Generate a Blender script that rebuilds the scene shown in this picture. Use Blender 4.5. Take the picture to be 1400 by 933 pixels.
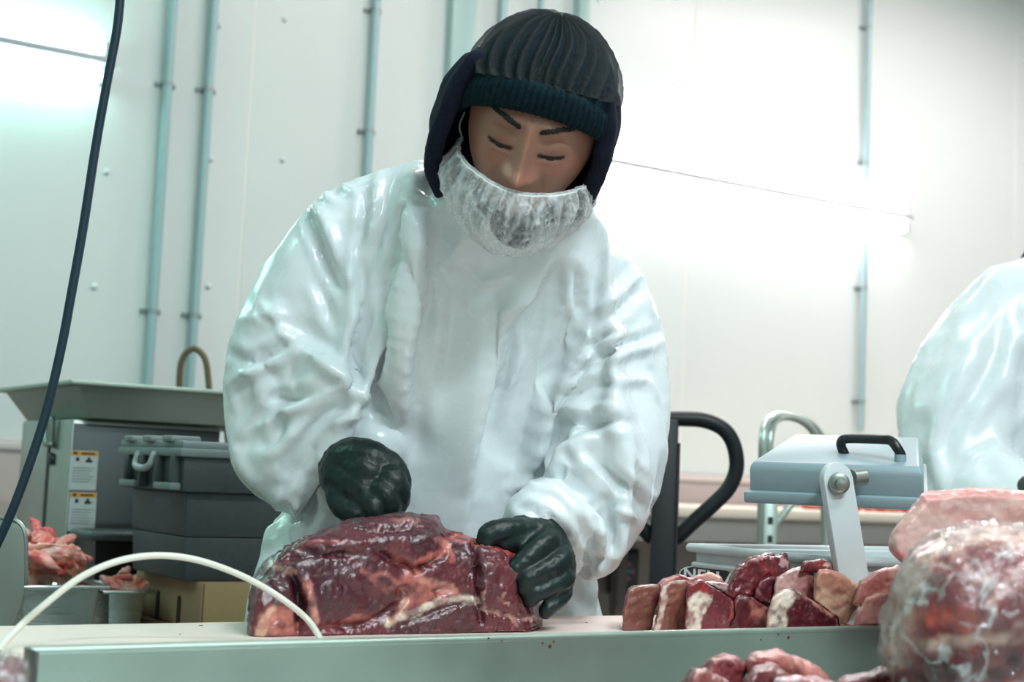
import bpy, bmesh, math, random, time
import numpy as np
from mathutils import Vector, Matrix

# ------------------------------------------------------------------ scene, camera, light, exposure
T0 = time.time()
for o in list(bpy.data.objects):
    bpy.data.objects.remove(o, do_unlink=True)
SC = bpy.context.scene
COL = SC.collection

FPX, CX, CY = 2000.0, 700.0, 466.5          # focal length and centre in pixels of the 1400x933 frame
CAM = np.array([0.0, 0.0, 1.08])
PITCH, ROLL = math.atan(189.5 / FPX), math.radians(2.46)
_f = np.array([0, math.cos(PITCH), math.sin(PITCH)])
_r0 = np.array([1.0, 0, 0]); _u0 = np.array([0, -math.sin(PITCH), math.cos(PITCH)])
_r = _r0 * math.cos(ROLL) + _u0 * math.sin(ROLL)
_u = -_r0 * math.sin(ROLL) + _u0 * math.cos(ROLL)
cam_data = bpy.data.cameras.new('camera'); cam = bpy.data.objects.new('camera', cam_data); COL.objects.link(cam)
cam.matrix_world = Matrix(((_r[0], _u[0], -_f[0], CAM[0]), (_r[1], _u[1], -_f[1], CAM[1]), (_r[2], _u[2], -_f[2], CAM[2]), (0, 0, 0, 1)))
cam_data.sensor_width = 36.0; cam_data.sensor_fit = 'HORIZONTAL'; cam_data.lens = 36.0 * FPX / 1400.0
cam_data.clip_start = 0.05
cam_data.dof.use_dof = True; cam_data.dof.focus_distance = 2.02; cam_data.dof.aperture_fstop = 5.2
SC.camera = cam

SC.view_settings.view_transform = 'Standard'; SC.view_settings.look = 'None'
SC.view_settings.gamma = 1.0; SC.view_settings.use_curve_mapping = False
SC.view_settings.exposure = 0.33
try: SC.cycles.use_denoising = True
except Exception: pass

world = bpy.data.worlds.new('world'); SC.world = world; world.use_nodes = True
world.node_tree.nodes['Background'].inputs[0].default_value = (0.8, 0.9, 0.9, 1)
world.node_tree.nodes['Background'].inputs[1].default_value = 0.05

# room frame: U runs along the table and the wall (away to the right), N points from the camera to the wall
PHI = math.radians(32.5)
U = np.array([math.cos(PHI), math.sin(PHI), 0]); N = np.array([-math.sin(PHI), math.cos(PHI), 0]); ZZ = np.array([0, 0, 1.0])
def RP(s, t, z): return U * s + N * t + ZZ * z
def pix(x, y, d): return CAM + d * (_f + (x - CX) / FPX * _r - (y - CY) / FPX * _u)
def pixt(x, y, t):                            # the point on the vertical plane t = const seen at a pixel
    k = _f + (x - CX) / FPX * _r - (y - CY) / FPX * _u
    return CAM + k * (t / (k @ N))
def pixz(x, y, z):                            # the point on the level plane z = const seen at a pixel
    k = _f + (x - CX) / FPX * _r - (y - CY) / FPX * _u
    return CAM + k * ((z - CAM[2]) / k[2])
def st(P): return float(P @ U), float(P @ N), float(P[2])
def proj(P):
    q = P - CAM; d = q @ _f
    return CX + FPX * (q @ _r) / d, CY - FPX * (q @ _u) / d, d
TWALL, TBACK, TDIV, ZBOARD, ZCEIL = 4.43, 1.82, 1.37, 0.88, 3.5
# ------------------------------------------------------------------ helpers
def lin(c):
    out = []
    for v in c[:3]:
        v /= 255.0
        out.append(v / 12.92 if v <= 0.04045 else ((v + 0.055) / 1.055) ** 2.4)
    return np.array(out)
def rgba(c): return tuple(lin(c)) + (1.0,)

MATS = {}
def mat(name, col=(200, 200, 200), rough=0.5, metal=0.0, bump=0.0, bscale=60.0, var=0.0, vscale=8.0, coat=0.0, attr=None,
        sss=0.0, trans=0.0, spec=0.5, emit=None, estr=0.0, stretch=None, alpha=None, rvar=0.0, bdetail=5.0, coatr=0.1):
    if name in MATS: return MATS[name]
    m = bpy.data.materials.new(name); m.use_nodes = True; nt = m.node_tree; n = nt.nodes; L = nt.links
    b = n['Principled BSDF']
    b.inputs['Roughness'].default_value = rough; b.inputs['Metallic'].default_value = metal
    b.inputs['Base Color'].default_value = rgba(col)
    b.inputs['Specular IOR Level'].default_value = spec
    if coat: b.inputs['Coat Weight'].default_value = coat; b.inputs['Coat Roughness'].default_value = coatr
    if sss: b.inputs['Subsurface Weight'].default_value = sss; b.inputs['Subsurface Radius'].default_value = (0.01, 0.004, 0.003); b.inputs['Subsurface Scale'].default_value = 0.6
    if trans: b.inputs['Transmission Weight'].default_value = trans
    if alpha is not None: b.inputs['Alpha'].default_value = alpha
    if emit is not None:
        b.inputs['Emission Color'].default_value = rgba(emit); b.inputs['Emission Strength'].default_value = estr
    tc = n.new('ShaderNodeTexCoord'); vec = tc.outputs['Object']
    if stretch:
        mp = n.new('ShaderNodeMapping'); mp.inputs['Scale'].default_value = stretch; L.new(vec, mp.inputs[0]); vec = mp.outputs[0]
    src = None
    if attr:
        a = n.new('ShaderNodeAttribute'); a.attribute_name = attr; src = a.outputs['Color']
        L.new(src, b.inputs['Base Color'])
    if var or rvar:
        nz = n.new('ShaderNodeTexNoise'); nz.inputs['Scale'].default_value = vscale; nz.inputs['Detail'].default_value = 5
        L.new(vec, nz.inputs['Vector'])
        if var:
            mr = n.new('ShaderNodeMapRange'); mr.inputs[1].default_value = 0.3; mr.inputs[2].default_value = 0.7
            mr.inputs[3].default_value = 1 - var; mr.inputs[4].default_value = 1 + var
            L.new(nz.outputs['Fac'], mr.inputs[0])
            mx = n.new('ShaderNodeVectorMath'); mx.operation = 'SCALE'
            if src: L.new(src, mx.inputs[0])
            else: mx.inputs[0].default_value = tuple(lin(col))
            L.new(mr.outputs[0], mx.inputs['Scale']); L.new(mx.outputs[0], b.inputs['Base Color'])
        if rvar:
            m2 = n.new('ShaderNodeMapRange'); m2.inputs[1].default_value = 0.3; m2.inputs[2].default_value = 0.7
            m2.inputs[3].default_value = max(0.02, rough - rvar); m2.inputs[4].default_value = min(1, rough + rvar)
            L.new(nz.outputs['Fac'], m2.inputs[0]); L.new(m2.outputs[0], b.inputs['Roughness'])
    if bump:
        nb = n.new('ShaderNodeTexNoise'); nb.inputs['Scale'].default_value = bscale; nb.inputs['Detail'].default_value = bdetail
        L.new(vec, nb.inputs['Vector'])
        bp = n.new('ShaderNodeBump'); bp.inputs['Strength'].default_value = bump; bp.inputs['Distance'].default_value = 0.01
        L.new(nb.outputs['Fac'], bp.inputs['Height']); L.new(bp.outputs[0], b.inputs['Normal'])
        if coat: L.new(bp.outputs[0], b.inputs['Coat Normal'])
    MATS[name] = m
    return m

# vectorised value/gradient noise
_rng = np.random.RandomState(7)
_perm = np.concatenate([_rng.permutation(512)] * 3)
_grad = _rng.normal(size=(512, 3)); _grad /= np.linalg.norm(_grad, axis=1)[:, None]
def pnoise(P):
    P = np.asarray(P, float); i = np.floor(P).astype(int); f = P - i; i &= 511
    w = f * f * f * (f * (f * 6 - 15) + 10); out = 0
    for a in (0, 1):
        for b in (0, 1):
            for c in (0, 1):
                h = _perm[_perm[_perm[i[:, 0] + a] + i[:, 1] + b] + i[:, 2] + c]
                g = (_grad[h] * (f - np.array([a, b, c]))).sum(1)
                out = out + g * (w[:, 0] if a else 1 - w[:, 0]) * (w[:, 1] if b else 1 - w[:, 1]) * (w[:, 2] if c else 1 - w[:, 2])
    return out * 1.5
def fbm(P, o=4, g=0.5):
    P = np.asarray(P, float); s = 0; a = 1
    for k in range(o): s = s + a * pnoise(P * 2 ** k + 31.7 * k + 100); a *= g
    return s
def smooth01(x, a, b):
    t = np.clip((x - a) / (b - a), 0, 1); return t * t * (3 - 2 * t)
def polydist(x, y, pts):                      # distance in the plane to a polyline, and the parameter along it
    pts = np.array(pts, float); best = np.full(len(x), 1e9); par = np.zeros(len(x)); n = len(pts) - 1
    for k in range(n):
        a, b = pts[k, :2], pts[k + 1, :2]; d = b - a; L = d @ d + 1e-12
        t = np.clip(((x - a[0]) * d[0] + (y - a[1]) * d[1]) / L, 0, 1)
        q = np.hypot(x - a[0] - t * d[0], y - a[1] - t * d[1]); m = q < best
        best[m] = q[m]; par[m] = (k + t[m]) / n
    return best, par
def polyside(x, y, pts):
    pts = np.array(pts, float); best = np.full(len(x), 1e9); sd = np.zeros(len(x))
    for k in range(len(pts) - 1):
        a, b = pts[k, :2], pts[k + 1, :2]; d = b - a; L = d @ d + 1e-12
        t = np.clip(((x - a[0]) * d[0] + (y - a[1]) * d[1]) / L, 0, 1)
        ex, ey = x - a[0] - t * d[0], y - a[1] - t * d[1]; q = np.hypot(ex, ey); m = q < best
        best[m] = q[m]; sd[m] = np.sign(d[0] * ey - d[1] * ex)[m] * q[m]
    return sd
def inpoly(x, y, pts):
    pts = np.array(pts, float); ins = np.zeros(len(x), bool); j = len(pts) - 1
    for i in range(len(pts)):
        c = ((pts[i, 1] > y) != (pts[j, 1] > y)) & (x < (pts[j, 0] - pts[i, 0]) * (y - pts[i, 1]) / (pts[j, 1] - pts[i, 1] + 1e-12) + pts[i, 0])
        ins ^= c; j = i
    return ins
def catmull(pts, n):
    p = np.array(pts, float); p = np.vstack([2 * p[0] - p[1], p, 2 * p[-1] - p[-2]]); out = []
    m = len(p) - 3
    for t in np.linspace(0, m - 1e-9, n):
        k = int(t); f = t - k; a, b, c, d = p[k], p[k + 1], p[k + 2], p[k + 3]
        out.append(0.5 * (2 * b + (c - a) * f + (2 * a - 5 * b + 4 * c - d) * f * f + (3 * b - a - 3 * c + d) * f ** 3))
    return np.array(out)

class MB:
    """collects shapes into one mesh"""
    def __init__(s): s.v = []; s.f = []; s.n = 0; s.m = []; s.mi = 0
    def add(s, V, F):
        V = np.asarray(V, float); s.v.append(V); s.f += [tuple(int(i) + s.n for i in f) for f in F]; s.m += [s.mi] * len(F); s.n += len(V); return s
    def box(s, c, size, ax=None):
        c = np.asarray(c, float); h = np.asarray(size, float) / 2
        ax = np.eye(3) if ax is None else np.asarray(ax, float)
        V = [c + ax[0] * i * h[0] + ax[1] * j * h[1] + ax[2] * k * h[2] for k in (-1, 1) for j in (-1, 1) for i in (-1, 1)]
        return s.add(V, [(0, 2, 3, 1), (4, 5, 7, 6), (0, 1, 5, 4), (2, 6, 7, 3), (0, 4, 6, 2), (1, 3, 7, 5)])
    def rbox(s, s0, s1, t0, t1, z0, z1):       # box in room axes
        return s.box(RP((s0 + s1) / 2, (t0 + t1) / 2, (z0 + z1) / 2), (abs(s1 - s0), abs(t1 - t0), abs(z1 - z0)), (U, N, ZZ))
    def loft(s, rings, close=True, cap=True):
        V = np.vstack(rings); k = len(rings[0]); F = []
        for i in range(len(rings) - 1):
            for j in range(k if close else k - 1):
                a, b = i * k + j, i * k + (j + 1) % k
                F.append((a, b, b + k, a + k))
        if cap: F.append(tuple(range(k - 1, -1, -1))); F.append(tuple(range((len(rings) - 1) * k, len(rings) * k)))
        return s.add(V, F)
    def tube(s, pts, r, seg=12, round_ends=False, closed=False, flat=None):
        pts = np.asarray(pts, float); n = len(pts); r = np.full(n, r, float) if np.isscalar(r) else np.asarray(r, float)
        T = np.gradient(pts, axis=0)
        if closed: T = np.roll(pts, -1, 0) - np.roll(pts, 1, 0)
        T /= np.linalg.norm(T, axis=1)[:, None] + 1e-12
        a = np.array([0, 0, 1.0]) if abs(T[0][2]) < 0.9 else np.array([1.0, 0, 0])
        u = np.cross(T[0], a); u /= np.linalg.norm(u); rings = []
        ang = np.linspace(0, 2 * math.pi, seg, endpoint=False)
        for i in range(n):
            u = u - T[i] * (u @ T[i]); u /= np.linalg.norm(u); w = np.cross(T[i], u)
            rings.append((pts[i], u.copy(), w, T[i], r[i]))
        R = []
        def ring(c, u, w, rr): return c + rr * (np.cos(ang)[:, None] * u + np.sin(ang)[:, None] * w * (flat or 1.0))
        if round_ends:
            c, u, w, t, rr = rings[0]
            for q in (80, 55, 30): R.append(ring(c - t * rr * math.sin(math.radians(q)), u, w, rr * math.cos(math.radians(q))))
        for c, u, w, t, rr in rings: R.append(ring(c, u, w, rr))
        if round_ends:
            c, u, w, t, rr = rings[-1]
            for q in (30, 55, 80): R.append(ring(c + t * rr * math.sin(math.radians(q)), u, w, rr * math.cos(math.radians(q))))
        if closed: R.append(R[0]); return s.loft(R, cap=False)
        return s.loft(R)
    def lathe(s, c, prof, axis=(0, 0, 1), seg=24, cap=True):
        axis = np.asarray(axis, float); axis /= np.linalg.norm(axis)
        a = np.array([0, 0, 1.0]) if abs(axis[2]) < 0.9 else np.array([1.0, 0, 0])
        u = np.cross(a, axis); u /= np.linalg.norm(u); w = np.cross(axis, u)
        ang = np.linspace(0, 2 * math.pi, seg, endpoint=False)
        return s.loft([np.asarray(c) + axis * h + r * (np.cos(ang)[:, None] * u + np.sin(ang)[:, None] * w) for r, h in prof], cap=cap)
    def ell(s, c, rad, ax=None, seg=24, rows=14):
        ax = np.eye(3) if ax is None else np.asarray(ax, float); R = []
        for q in np.linspace(-math.pi / 2 + 0.08, math.pi / 2 - 0.08, rows):
            a = np.linspace(0, 2 * math.pi, seg, endpoint=False)
            R.append(np.asarray(c) + math.cos(q) * rad[0] * np.cos(a)[:, None] * ax[0] + math.cos(q) * rad[1] * np.sin(a)[:, None] * ax[1] + math.sin(q) * rad[2] * ax[2])
        return s.loft(R)
    def mesh(s, name):
        me = bpy.data.meshes.new(name)
        me.from_pydata([tuple(v) for v in np.vstack(s.v)], [], s.f); me.validate(); me.update(); return me
    def build(s, name, m=None, parent=None, smooth=True, bevel=0.0, bseg=2, angle=40, origin=None):
        me = s.mesh(name)
        bm = bmesh.new(); bm.from_mesh(me)
        bmesh.ops.recalc_face_normals(bm, faces=bm.faces)
        if bevel:
            ed = [e for e in bm.edges if len(e.link_faces) == 2 and e.calc_face_angle(0) > math.radians(30)]
            bmesh.ops.bevel(bm, geom=ed, offset=bevel, segments=bseg, affect='EDGES', profile=0.5, clamp_overlap=True)
        bm.to_mesh(me); bm.free()
        return finish(name, me, m, parent, smooth, angle)
def finish(name, me, m=None, parent=None, smooth=True, angle=40):
    if m is not None:
        for q in (m if isinstance(m, (list, tuple)) else [m]): me.materials.append(q)
    if smooth:
        me.polygons.foreach_set('use_smooth', [True] * len(me.polygons))
        if angle < 180:
            try: me.set_sharp_from_angle(angle=math.radians(angle))
            except Exception: pass
    o = bpy.data.objects.new(name, me); COL.objects.link(o)
    if parent is not None: o.parent = parent; o.matrix_parent_inverse = Matrix.Identity(4)
    centre_origin(o)
    return o
def centre_origin(o):
    """origin to the middle of the base, keeping the shape where it is"""
    me = o.data; n = len(me.vertices)
    if not n: return
    co = np.empty(n * 3, np.float32); me.vertices.foreach_get('co', co); co = co.reshape(-1, 3).astype(float)
    c = (co.min(0) + co.max(0)) / 2; c[2] = co[:, 2].min()
    me.vertices.foreach_set('co', (co - c).astype(np.float32).ravel()); me.update()
    base = np.zeros(3); p = o.parent
    while p is not None: base += np.array(p.location); p = p.parent
    o.location = Vector(c - base)
def tag(o, label=None, cat=None, group=None, kind=None):
    if label: o['label'] = label
    if cat: o['category'] = cat
    if group: o['group'] = group
    if kind: o['kind'] = kind
    return o
def thing(name, loc, label=None, cat=None, group=None, kind=None):
    o = bpy.data.objects.new(name, None); COL.objects.link(o); o.location = Vector(loc); o.empty_display_size = 0.05
    return tag(o, label, cat, group, kind)
def getco(me):
    co = np.empty(len(me.vertices) * 3, np.float32); me.vertices.foreach_get('co', co); return co.reshape(-1, 3).astype(float)
def setco(me, co): me.vertices.foreach_set('co', np.asarray(co, np.float32).ravel()); me.update()
def getno(me):
    no = np.empty(len(me.vertices) * 3, np.float32); me.vertex_normals.foreach_get('vector', no) if hasattr(me, 'vertex_normals') else me.vertices.foreach_get('normal', no)
    return no.reshape(-1, 3).astype(float)
def setcol(me, C, name='Col'):
    a = me.color_attributes.new(name, 'FLOAT_COLOR', 'POINT')
    D = np.ones((len(C), 4), np.float32); D[:, :3] = C; a.data.foreach_set('color', D.ravel())
def evalmesh(me, mods):
    """run modifiers over a mesh and return the result as a new mesh"""
    o = bpy.data.objects.new('tmp', me); COL.objects.link(o)
    for t, kw in mods:
        md = o.modifiers.new(t, t)
        for k, v in kw.items(): setattr(md, k, v)
    dg = bpy.context.evaluated_depsgraph_get(); dg.update()
    out = bpy.data.meshes.new_from_object(o.evaluated_get(dg))
    bpy.data.objects.remove(o, do_unlink=True)
    return out
def remeshed(mb, name, voxel, smooth=4, factor=0.5, subsurf=0):
    me = mb.mesh(name)
    bm = bmesh.new(); bm.from_mesh(me); bmesh.ops.recalc_face_normals(bm, faces=bm.faces); bm.to_mesh(me); bm.free()
    mods = [('REMESH', dict(mode='VOXEL', voxel_size=voxel, adaptivity=0.0))]
    if smooth: mods.append(('SMOOTH', dict(factor=factor, iterations=smooth)))
    if subsurf: mods.append(('SUBSURF', dict(levels=subsurf, render_levels=subsurf)))
    out = evalmesh(me, mods); out.name = name; return out
def lapsmooth(me, co, it=1, f=0.5, mask=None):
    ne = len(me.edges); e = np.empty(ne * 2, np.int32); me.edges.foreach_get('vertices', e); e = e.reshape(-1, 2)
    deg = np.bincount(e.ravel(), minlength=len(co)).astype(float)[:, None] + 1e-9
    for _ in range(it):
        s = np.zeros_like(co)
        for k in range(3):
            s[:, k] = np.bincount(e[:, 0], co[e[:, 1], k], len(co)) + np.bincount(e[:, 1], co[e[:, 0], k], len(co))
        d = f * (s / deg - co)
        co = co + (d if mask is None else d * mask[:, None])
    return co
# ------------------------------------------------------------------ the room shell
wall_mat = mat('wall_panel', (212, 220, 218), 0.32, bump=0.04, bscale=6, var=0.03, vscale=1.5, spec=0.4)
seam_mat = mat('seam_sealant', (232, 232, 226), 0.6)
curb_mat = mat('wall_lower', (172, 160, 156), 0.55, bump=0.05, bscale=12, var=0.06, vscale=3)
floor_mat = mat('floor_concrete', (128, 124, 118), 0.45, bump=0.1, bscale=20, var=0.12, vscale=3)
ceil_mat = mat('ceiling_panel', (222, 226, 222), 0.6)
steel = mat('brushed_steel', (190, 195, 192), 0.30, 1.0, bump=0.05, bscale=40, rvar=0.10, vscale=7, stretch=(1, 1, 12))
steel_dull = mat('dull_steel', (150, 158, 152), 0.42, 1.0, bump=0.04, bscale=30, rvar=0.12, vscale=5)
pipe_mat = mat('conduit_grey', (150, 180, 182), 0.4, 0.1)
clamp_mat = mat('clamp_zinc', (150, 160, 160), .4, .5)
S0, S1, T0_, T1_ = -3.6, 6.4, -2.6, TWALL
def struct(name, mb, m, **k): o = mb.build(name, m, None, **k); o['kind'] = 'structure'; return o
struct('floor', MB().rbox(S0 - .1, S1 + .1, T0_ - .1, T1_ + .25, -.1, 0), floor_mat)
struct('ceiling', MB().rbox(S0 - .1, S1 + .1, T0_ - .1, T1_ + .25, ZCEIL, ZCEIL + .1), ceil_mat)
struct('wall_front', MB().rbox(S0 - .1, S1 + .1, T0_ - .1, T0_, 0, ZCEIL), wall_mat)
struct('wall_left', MB().rbox(S0 - .1, S0, T0_, T1_ + .2, 0, ZCEIL), wall_mat)
struct('wall_right', MB().rbox(S1, S1 + .1, T0_, T1_ + .2, 0, ZCEIL), wall_mat)
wall = struct('wall_back', MB().rbox(S0, S1, T1_ + .0012, T1_ + .2, 0, ZCEIL), seam_mat)
ZB = st(pixt(980, 650, TWALL))[2]
s_seam = [st(pixt(x, y, TWALL))[0] for x, y in ((336, 250), (943, 250), (1193, 150))]
pw = (s_seam[1] - s_seam[0]) / 2
edges = [s_seam[0] + pw * k for k in range(-3, 3)] + [s_seam[2] + (pw + .02) * k for k in range(0, 6)]
edges = [S0] + [e for e in edges if S0 + .1 < e < S1 - .1] + [S1]
for a, b in zip(edges[:-1], edges[1:]):
    MB().rbox(a + .002, b - .002, T1_, T1_ + .005, ZB, ZCEIL - .002).build('panel', wall_mat, wall, bevel=.002, bseg=1)
# rivets that hold the panels
rv = MB(); rr = random.Random(3)
for a, b in zip(edges[:-1], edges[1:]):
    if a < -2.9 or a > 3: continue
    for fx in (.12, .5, .88):
        z = ZB + .12
        while z < ZCEIL - .2:
            rv.lathe(RP(a + (b - a) * fx + rr.uniform(-.03, .03), T1_ - .004, z + rr.uniform(-.05, .05)), [(.001, -.006), (.006, -.004), (.010, .0), (.010, .006)], N, 8); z += rr.uniform(.35, .5)
rvo = rv.build('rivet_heads', wall_mat, wall); rvo['kind'] = 'stuff'
trim = struct('trim_1', MB().rbox(S0, S1, T1_ - .02, T1_ + .06, 0, ZB), curb_mat, bevel=.008)
trim2 = struct('trim_2', MB().rbox(S0, S1, T1_ - .028, T1_ - .018, ZB - .028, ZB - .004), mat('pvc_trim', (205, 196, 192), .5), bevel=.003)

# conduits on the wall with their clamps
def conduit(pxy, r, z0, clamps, label, cat='conduit', group='wall conduits', off=.03):
    P = pixt(pxy[0], pxy[1], TWALL); s, t, z = st(P)
    o = thing('conduit', RP(s, TWALL - off, z0), label, cat, group)
    m = MB(); m.tube([RP(s, TWALL - off, z0), RP(s, TWALL - off, (z0 + ZCEIL) / 2), RP(s, TWALL - off, ZCEIL - .01)], r, 16); m.build('pipe', pipe_mat, o)
    zs = [st(pixt(pxy[0], y, TWALL))[2] for y in clamps]
    for zc in zs + [zs[0] + .9]:
        if zc > ZCEIL - .1: continue
        m = MB(); m.lathe(RP(s, TWALL - off, zc - .007), [(r + .002, 0), (r + .002, .014)], (0, 0, 1), 16)
        m.rbox(s - r - .018, s + r + .018, TWALL - .006, TWALL + .002, zc - .007, zc + .007)
        for q in (-1, 1): m.lathe(RP(s + q * (r + .012), TWALL - .011, zc), [(.004, -.004), (.004, .004)], N, 8)
        m.build('clamp', clamp_mat, o)
    return s
def zat(x, y): return st(pixt(x, y, TWALL))[2]
conduit((213, 300), .0155, zat(200, 560), [115, 427], 'leftmost grey conduit running up the wall beside the steel hopper')
conduit((272, 260), .0155, zat(255, 560), [123, 433], 'second grey conduit from the left, ending above the brown hose loop')
conduit((503, 120), .0155, zat(497, 700), [15, 182], 'grey conduit on the wall just above the worker\'s raised shoulder')
conduit((681, 20), .016, .9, [-40, 60], 'grey conduit rising behind the left side of the beanie')
conduit((734, 10), .011, .9, [-60, 40], 'thin grey conduit rising right behind the top of the beanie')
conduit((1176, 300), .0135, zat(1170, 590), [38, 225, 395, 550], 'grey conduit on the right, crossing the end of the wall lamp')
# flat grey-teal strips standing off the wall
for (x, w, lab) in ((626, .105, 'wide flat pale strip on the wall left of the beanie'), (789, .05, 'narrow flat pale strip on the wall right of the beanie')):
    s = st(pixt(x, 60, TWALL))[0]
    o = MB().rbox(s - w / 2, s + w / 2, TWALL - .045, TWALL + .001, ZB + .05, ZCEIL - .01).build('flat_wall_strip', mat('wall_strip', (160, 190, 188), .4), None, bevel=.006)
    tag(o, lab, 'wall_strip', 'flat strips on the wall')

# wall lamps: a row of fluorescent battens, one line along the wall
def emis(name, c, s):
    m = bpy.data.materials.new(name); m.use_nodes = True; n = m.node_tree.nodes
    for q in list(n): n.remove(q)
    e = n.new('ShaderNodeEmission'); e.inputs[0].default_value = (*c, 1); e.inputs[1].default_value = s
    out = n.new('ShaderNodeOutputMaterial'); m.node_tree.links.new(e.outputs[0], out.inputs[0]); return m
LAMP_GREY = mat('lamp_housing', (176, 180, 184), .45)
def wall_lamp(s0, s1, z, col, strength, label):
    o = thing('wall_lamp', RP((s0 + s1) / 2, TWALL - .02, z), label, 'lamp', 'fluorescent wall lamps')
    MB().rbox(s0, s1, TWALL - .085, TWALL + .001, z - .011, z + .011).build('housing', mat('lamp_rail', (176, 178, 186), .5), o, bevel=.003)
    for sg in (1, -1):
        m = MB(); zc = z + sg * .042; m.tube([RP(s0 + .02, TWALL - .045, zc), RP((s0 + s1) / 2, TWALL - .045, zc), RP(s1 - .02, TWALL - .045, zc)], .016, 14)
        m.build('tube', emis('lamp_tube', col, strength), o)
        for e in (s0 + .008, s1 - .008):
            MB().rbox(e - .008, e + .008, TWALL - .065, TWALL, zc - .02, zc + .02).build('lamp_holder', LAMP_GREY, o, bevel=.003)
WL = [pixt(x, y, TWALL - .03) for x, y in ((145, 88), (838, 224), (1236, 300))]
sl = [st(p) for p in WL]; zl = (sl[0][2] + sl[1][2] + sl[2][2]) / 3
LAMPS = [
    (sl[0][0] - 1.5, sl[0][0], sl[0][2], (.50, 1.0, .86), 22.0, 'long wall lamp at the upper left, beside the dark hanging cable'),
    (sl[1][0] - .10, sl[2][0], sl[2][2], (1.0, .95, .98), 32.0, 'long glaring wall lamp to the right of the worker\'s head'),
]
for a in LAMPS: wall_lamp(*a)

# ceiling lamps (unseen, above the frame; two of them added as fill)
def ceil_lamp(s, t, L, W, col, power, label, along=True):
    o = thing('ceiling_lamp', RP(s, t, ZCEIL - .10), label, 'lamp', 'ceiling lamps over the tables')
    MB().rbox(s - L / 2, s + L / 2, t - W / 2, t + W / 2, ZCEIL - .06, ZCEIL + .001).build('housing', LAMP_GREY, o, bevel=.005)
    ld = bpy.data.lights.new('diffuser_light', 'AREA'); ld.shape = 'RECTANGLE'; ld.size = L * .96; ld.size_y = W * .9; ld.energy = power; ld.color = col
    lo = bpy.data.objects.new('diffuser_light', ld); COL.objects.link(lo); lo.parent = o
    lo.location = Vector((0, 0, .035)); lo.rotation_euler = (0, 0, PHI)
CEIL = [
    (-.6, .55, 1.5, .28, (.74, 1.0, .98), 7, 'ceiling lamp over the near end of the tables'),
    (1.7, .35, 1.5, .28, (.90, .96, 1.0), 36, 'ceiling lamp over the far end of the front table'),
    (.7, -1.2, 1.5, .28, (.84, .96, 1.0), 102, 'added unseen fill lamp on the ceiling behind the front table'),  # added behind the camera to fill the chest from the front
    (-1.2, 3.0, 1.5, .28, (.46, 1.0, .84), 22, 'ceiling lamp over the grinder'),
    (2.4, 3.0, 1.5, .28, (1.0, .92, .91), 26, 'ceiling lamp over the pallet jack'),
    (4.8, 3.2, 1.5, .28, (1.0, .88, .87), 42, 'added unseen ceiling lamp brightening the wall by the long table'),  # added to lift the brightness of the far right wall
]
for a in CEIL: ceil_lamp(*a)
# ------------------------------------------------------------------ tables, board, upstand
board_mat = mat('board_plastic', (230, 210, 200), 0.5, attr=None, bump=0.08, bscale=90, var=0.07, vscale=9, stretch=(1, 1, 1))
def legs(o, s0, s1, t0, t1, z, m, r=.02):
    for s in (s0, s1):
        for t in (t0, t1):
            mb = MB(); mb.tube([RP(s, t, 0.0), RP(s, t, z / 2), RP(s, t, z)], r, 12); mb.lathe(RP(s, t, 0), [(r + .012, 0), (r + .012, .02), (r, .03)], (0, 0, 1), 12); mb.build('leg', m, o)
wt = thing('work_table', RP(1.0, 1.62, 0), 'stainless work table under the white cutting board', 'table')
MB().rbox(-.6, 2.2, 1.405, 1.80, ZBOARD - .07, ZBOARD - .0255).build('table_top', steel, wt, bevel=.004)
legs(wt, -.5, 2.1, 1.45, 1.76, ZBOARD - .07, steel)
MB().rbox(-.5, 2.1, 1.45, 1.76, .22, .24).build('under_shelf', steel, wt, bevel=.003)
bd = MB().rbox(-.55, 2.2, 1.40, TBACK, ZBOARD - .025, ZBOARD).build('cutting_board', board_mat, None, bevel=.004)
tag(bd, 'long off-white plastic cutting board under the big beef joint', 'cutting board')
# front table with its upstand
s_left = st(pix(38, 905, 1.335))[0]
ZF, ZU = 0.825, 1.08 - 0.170
ft = thing('prep_table', RP(1.3, 1.05, 0), 'stainless table with a low upright back edge along the bottom of the picture', 'table')
MB().rbox(-.35, 2.6, .70, TDIV + .02, ZF - .03, ZF).build('table_top', steel, ft, bevel=.004)
mb = MB()
mb.rbox(s_left, 2.58, TDIV, TDIV + .003, ZF - .002, ZU - .004)
mb.tube([RP(s_left, TDIV + .005, ZU - .005), RP(1.2, TDIV + .005, ZU - .005), RP(2.58, TDIV + .005, ZU - .005)], .0055, 12)
mb.build('upstand', mat('upstand_steel', (148, 164, 154), .38, .7, bump=.03, bscale=14, rvar=.08, vscale=9, var=.06), ft)
MB().rbox(s_left - .003, s_left + .0005, TDIV - .028, TDIV + .012, ZF - .002, ZU - .001).build('end_flange', mat('flange_steel', (96, 100, 98), .4, .9), ft, bevel=.001)
MB().rbox(2.58, 2.584, TDIV - .03, TDIV + .012, ZF - .002, ZU - .001).build('end_flange', MATS['flange_steel'], ft, bevel=.001)
legs(ft, -.28, 2.5, .76, 1.33, ZF - .03, steel)
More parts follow.
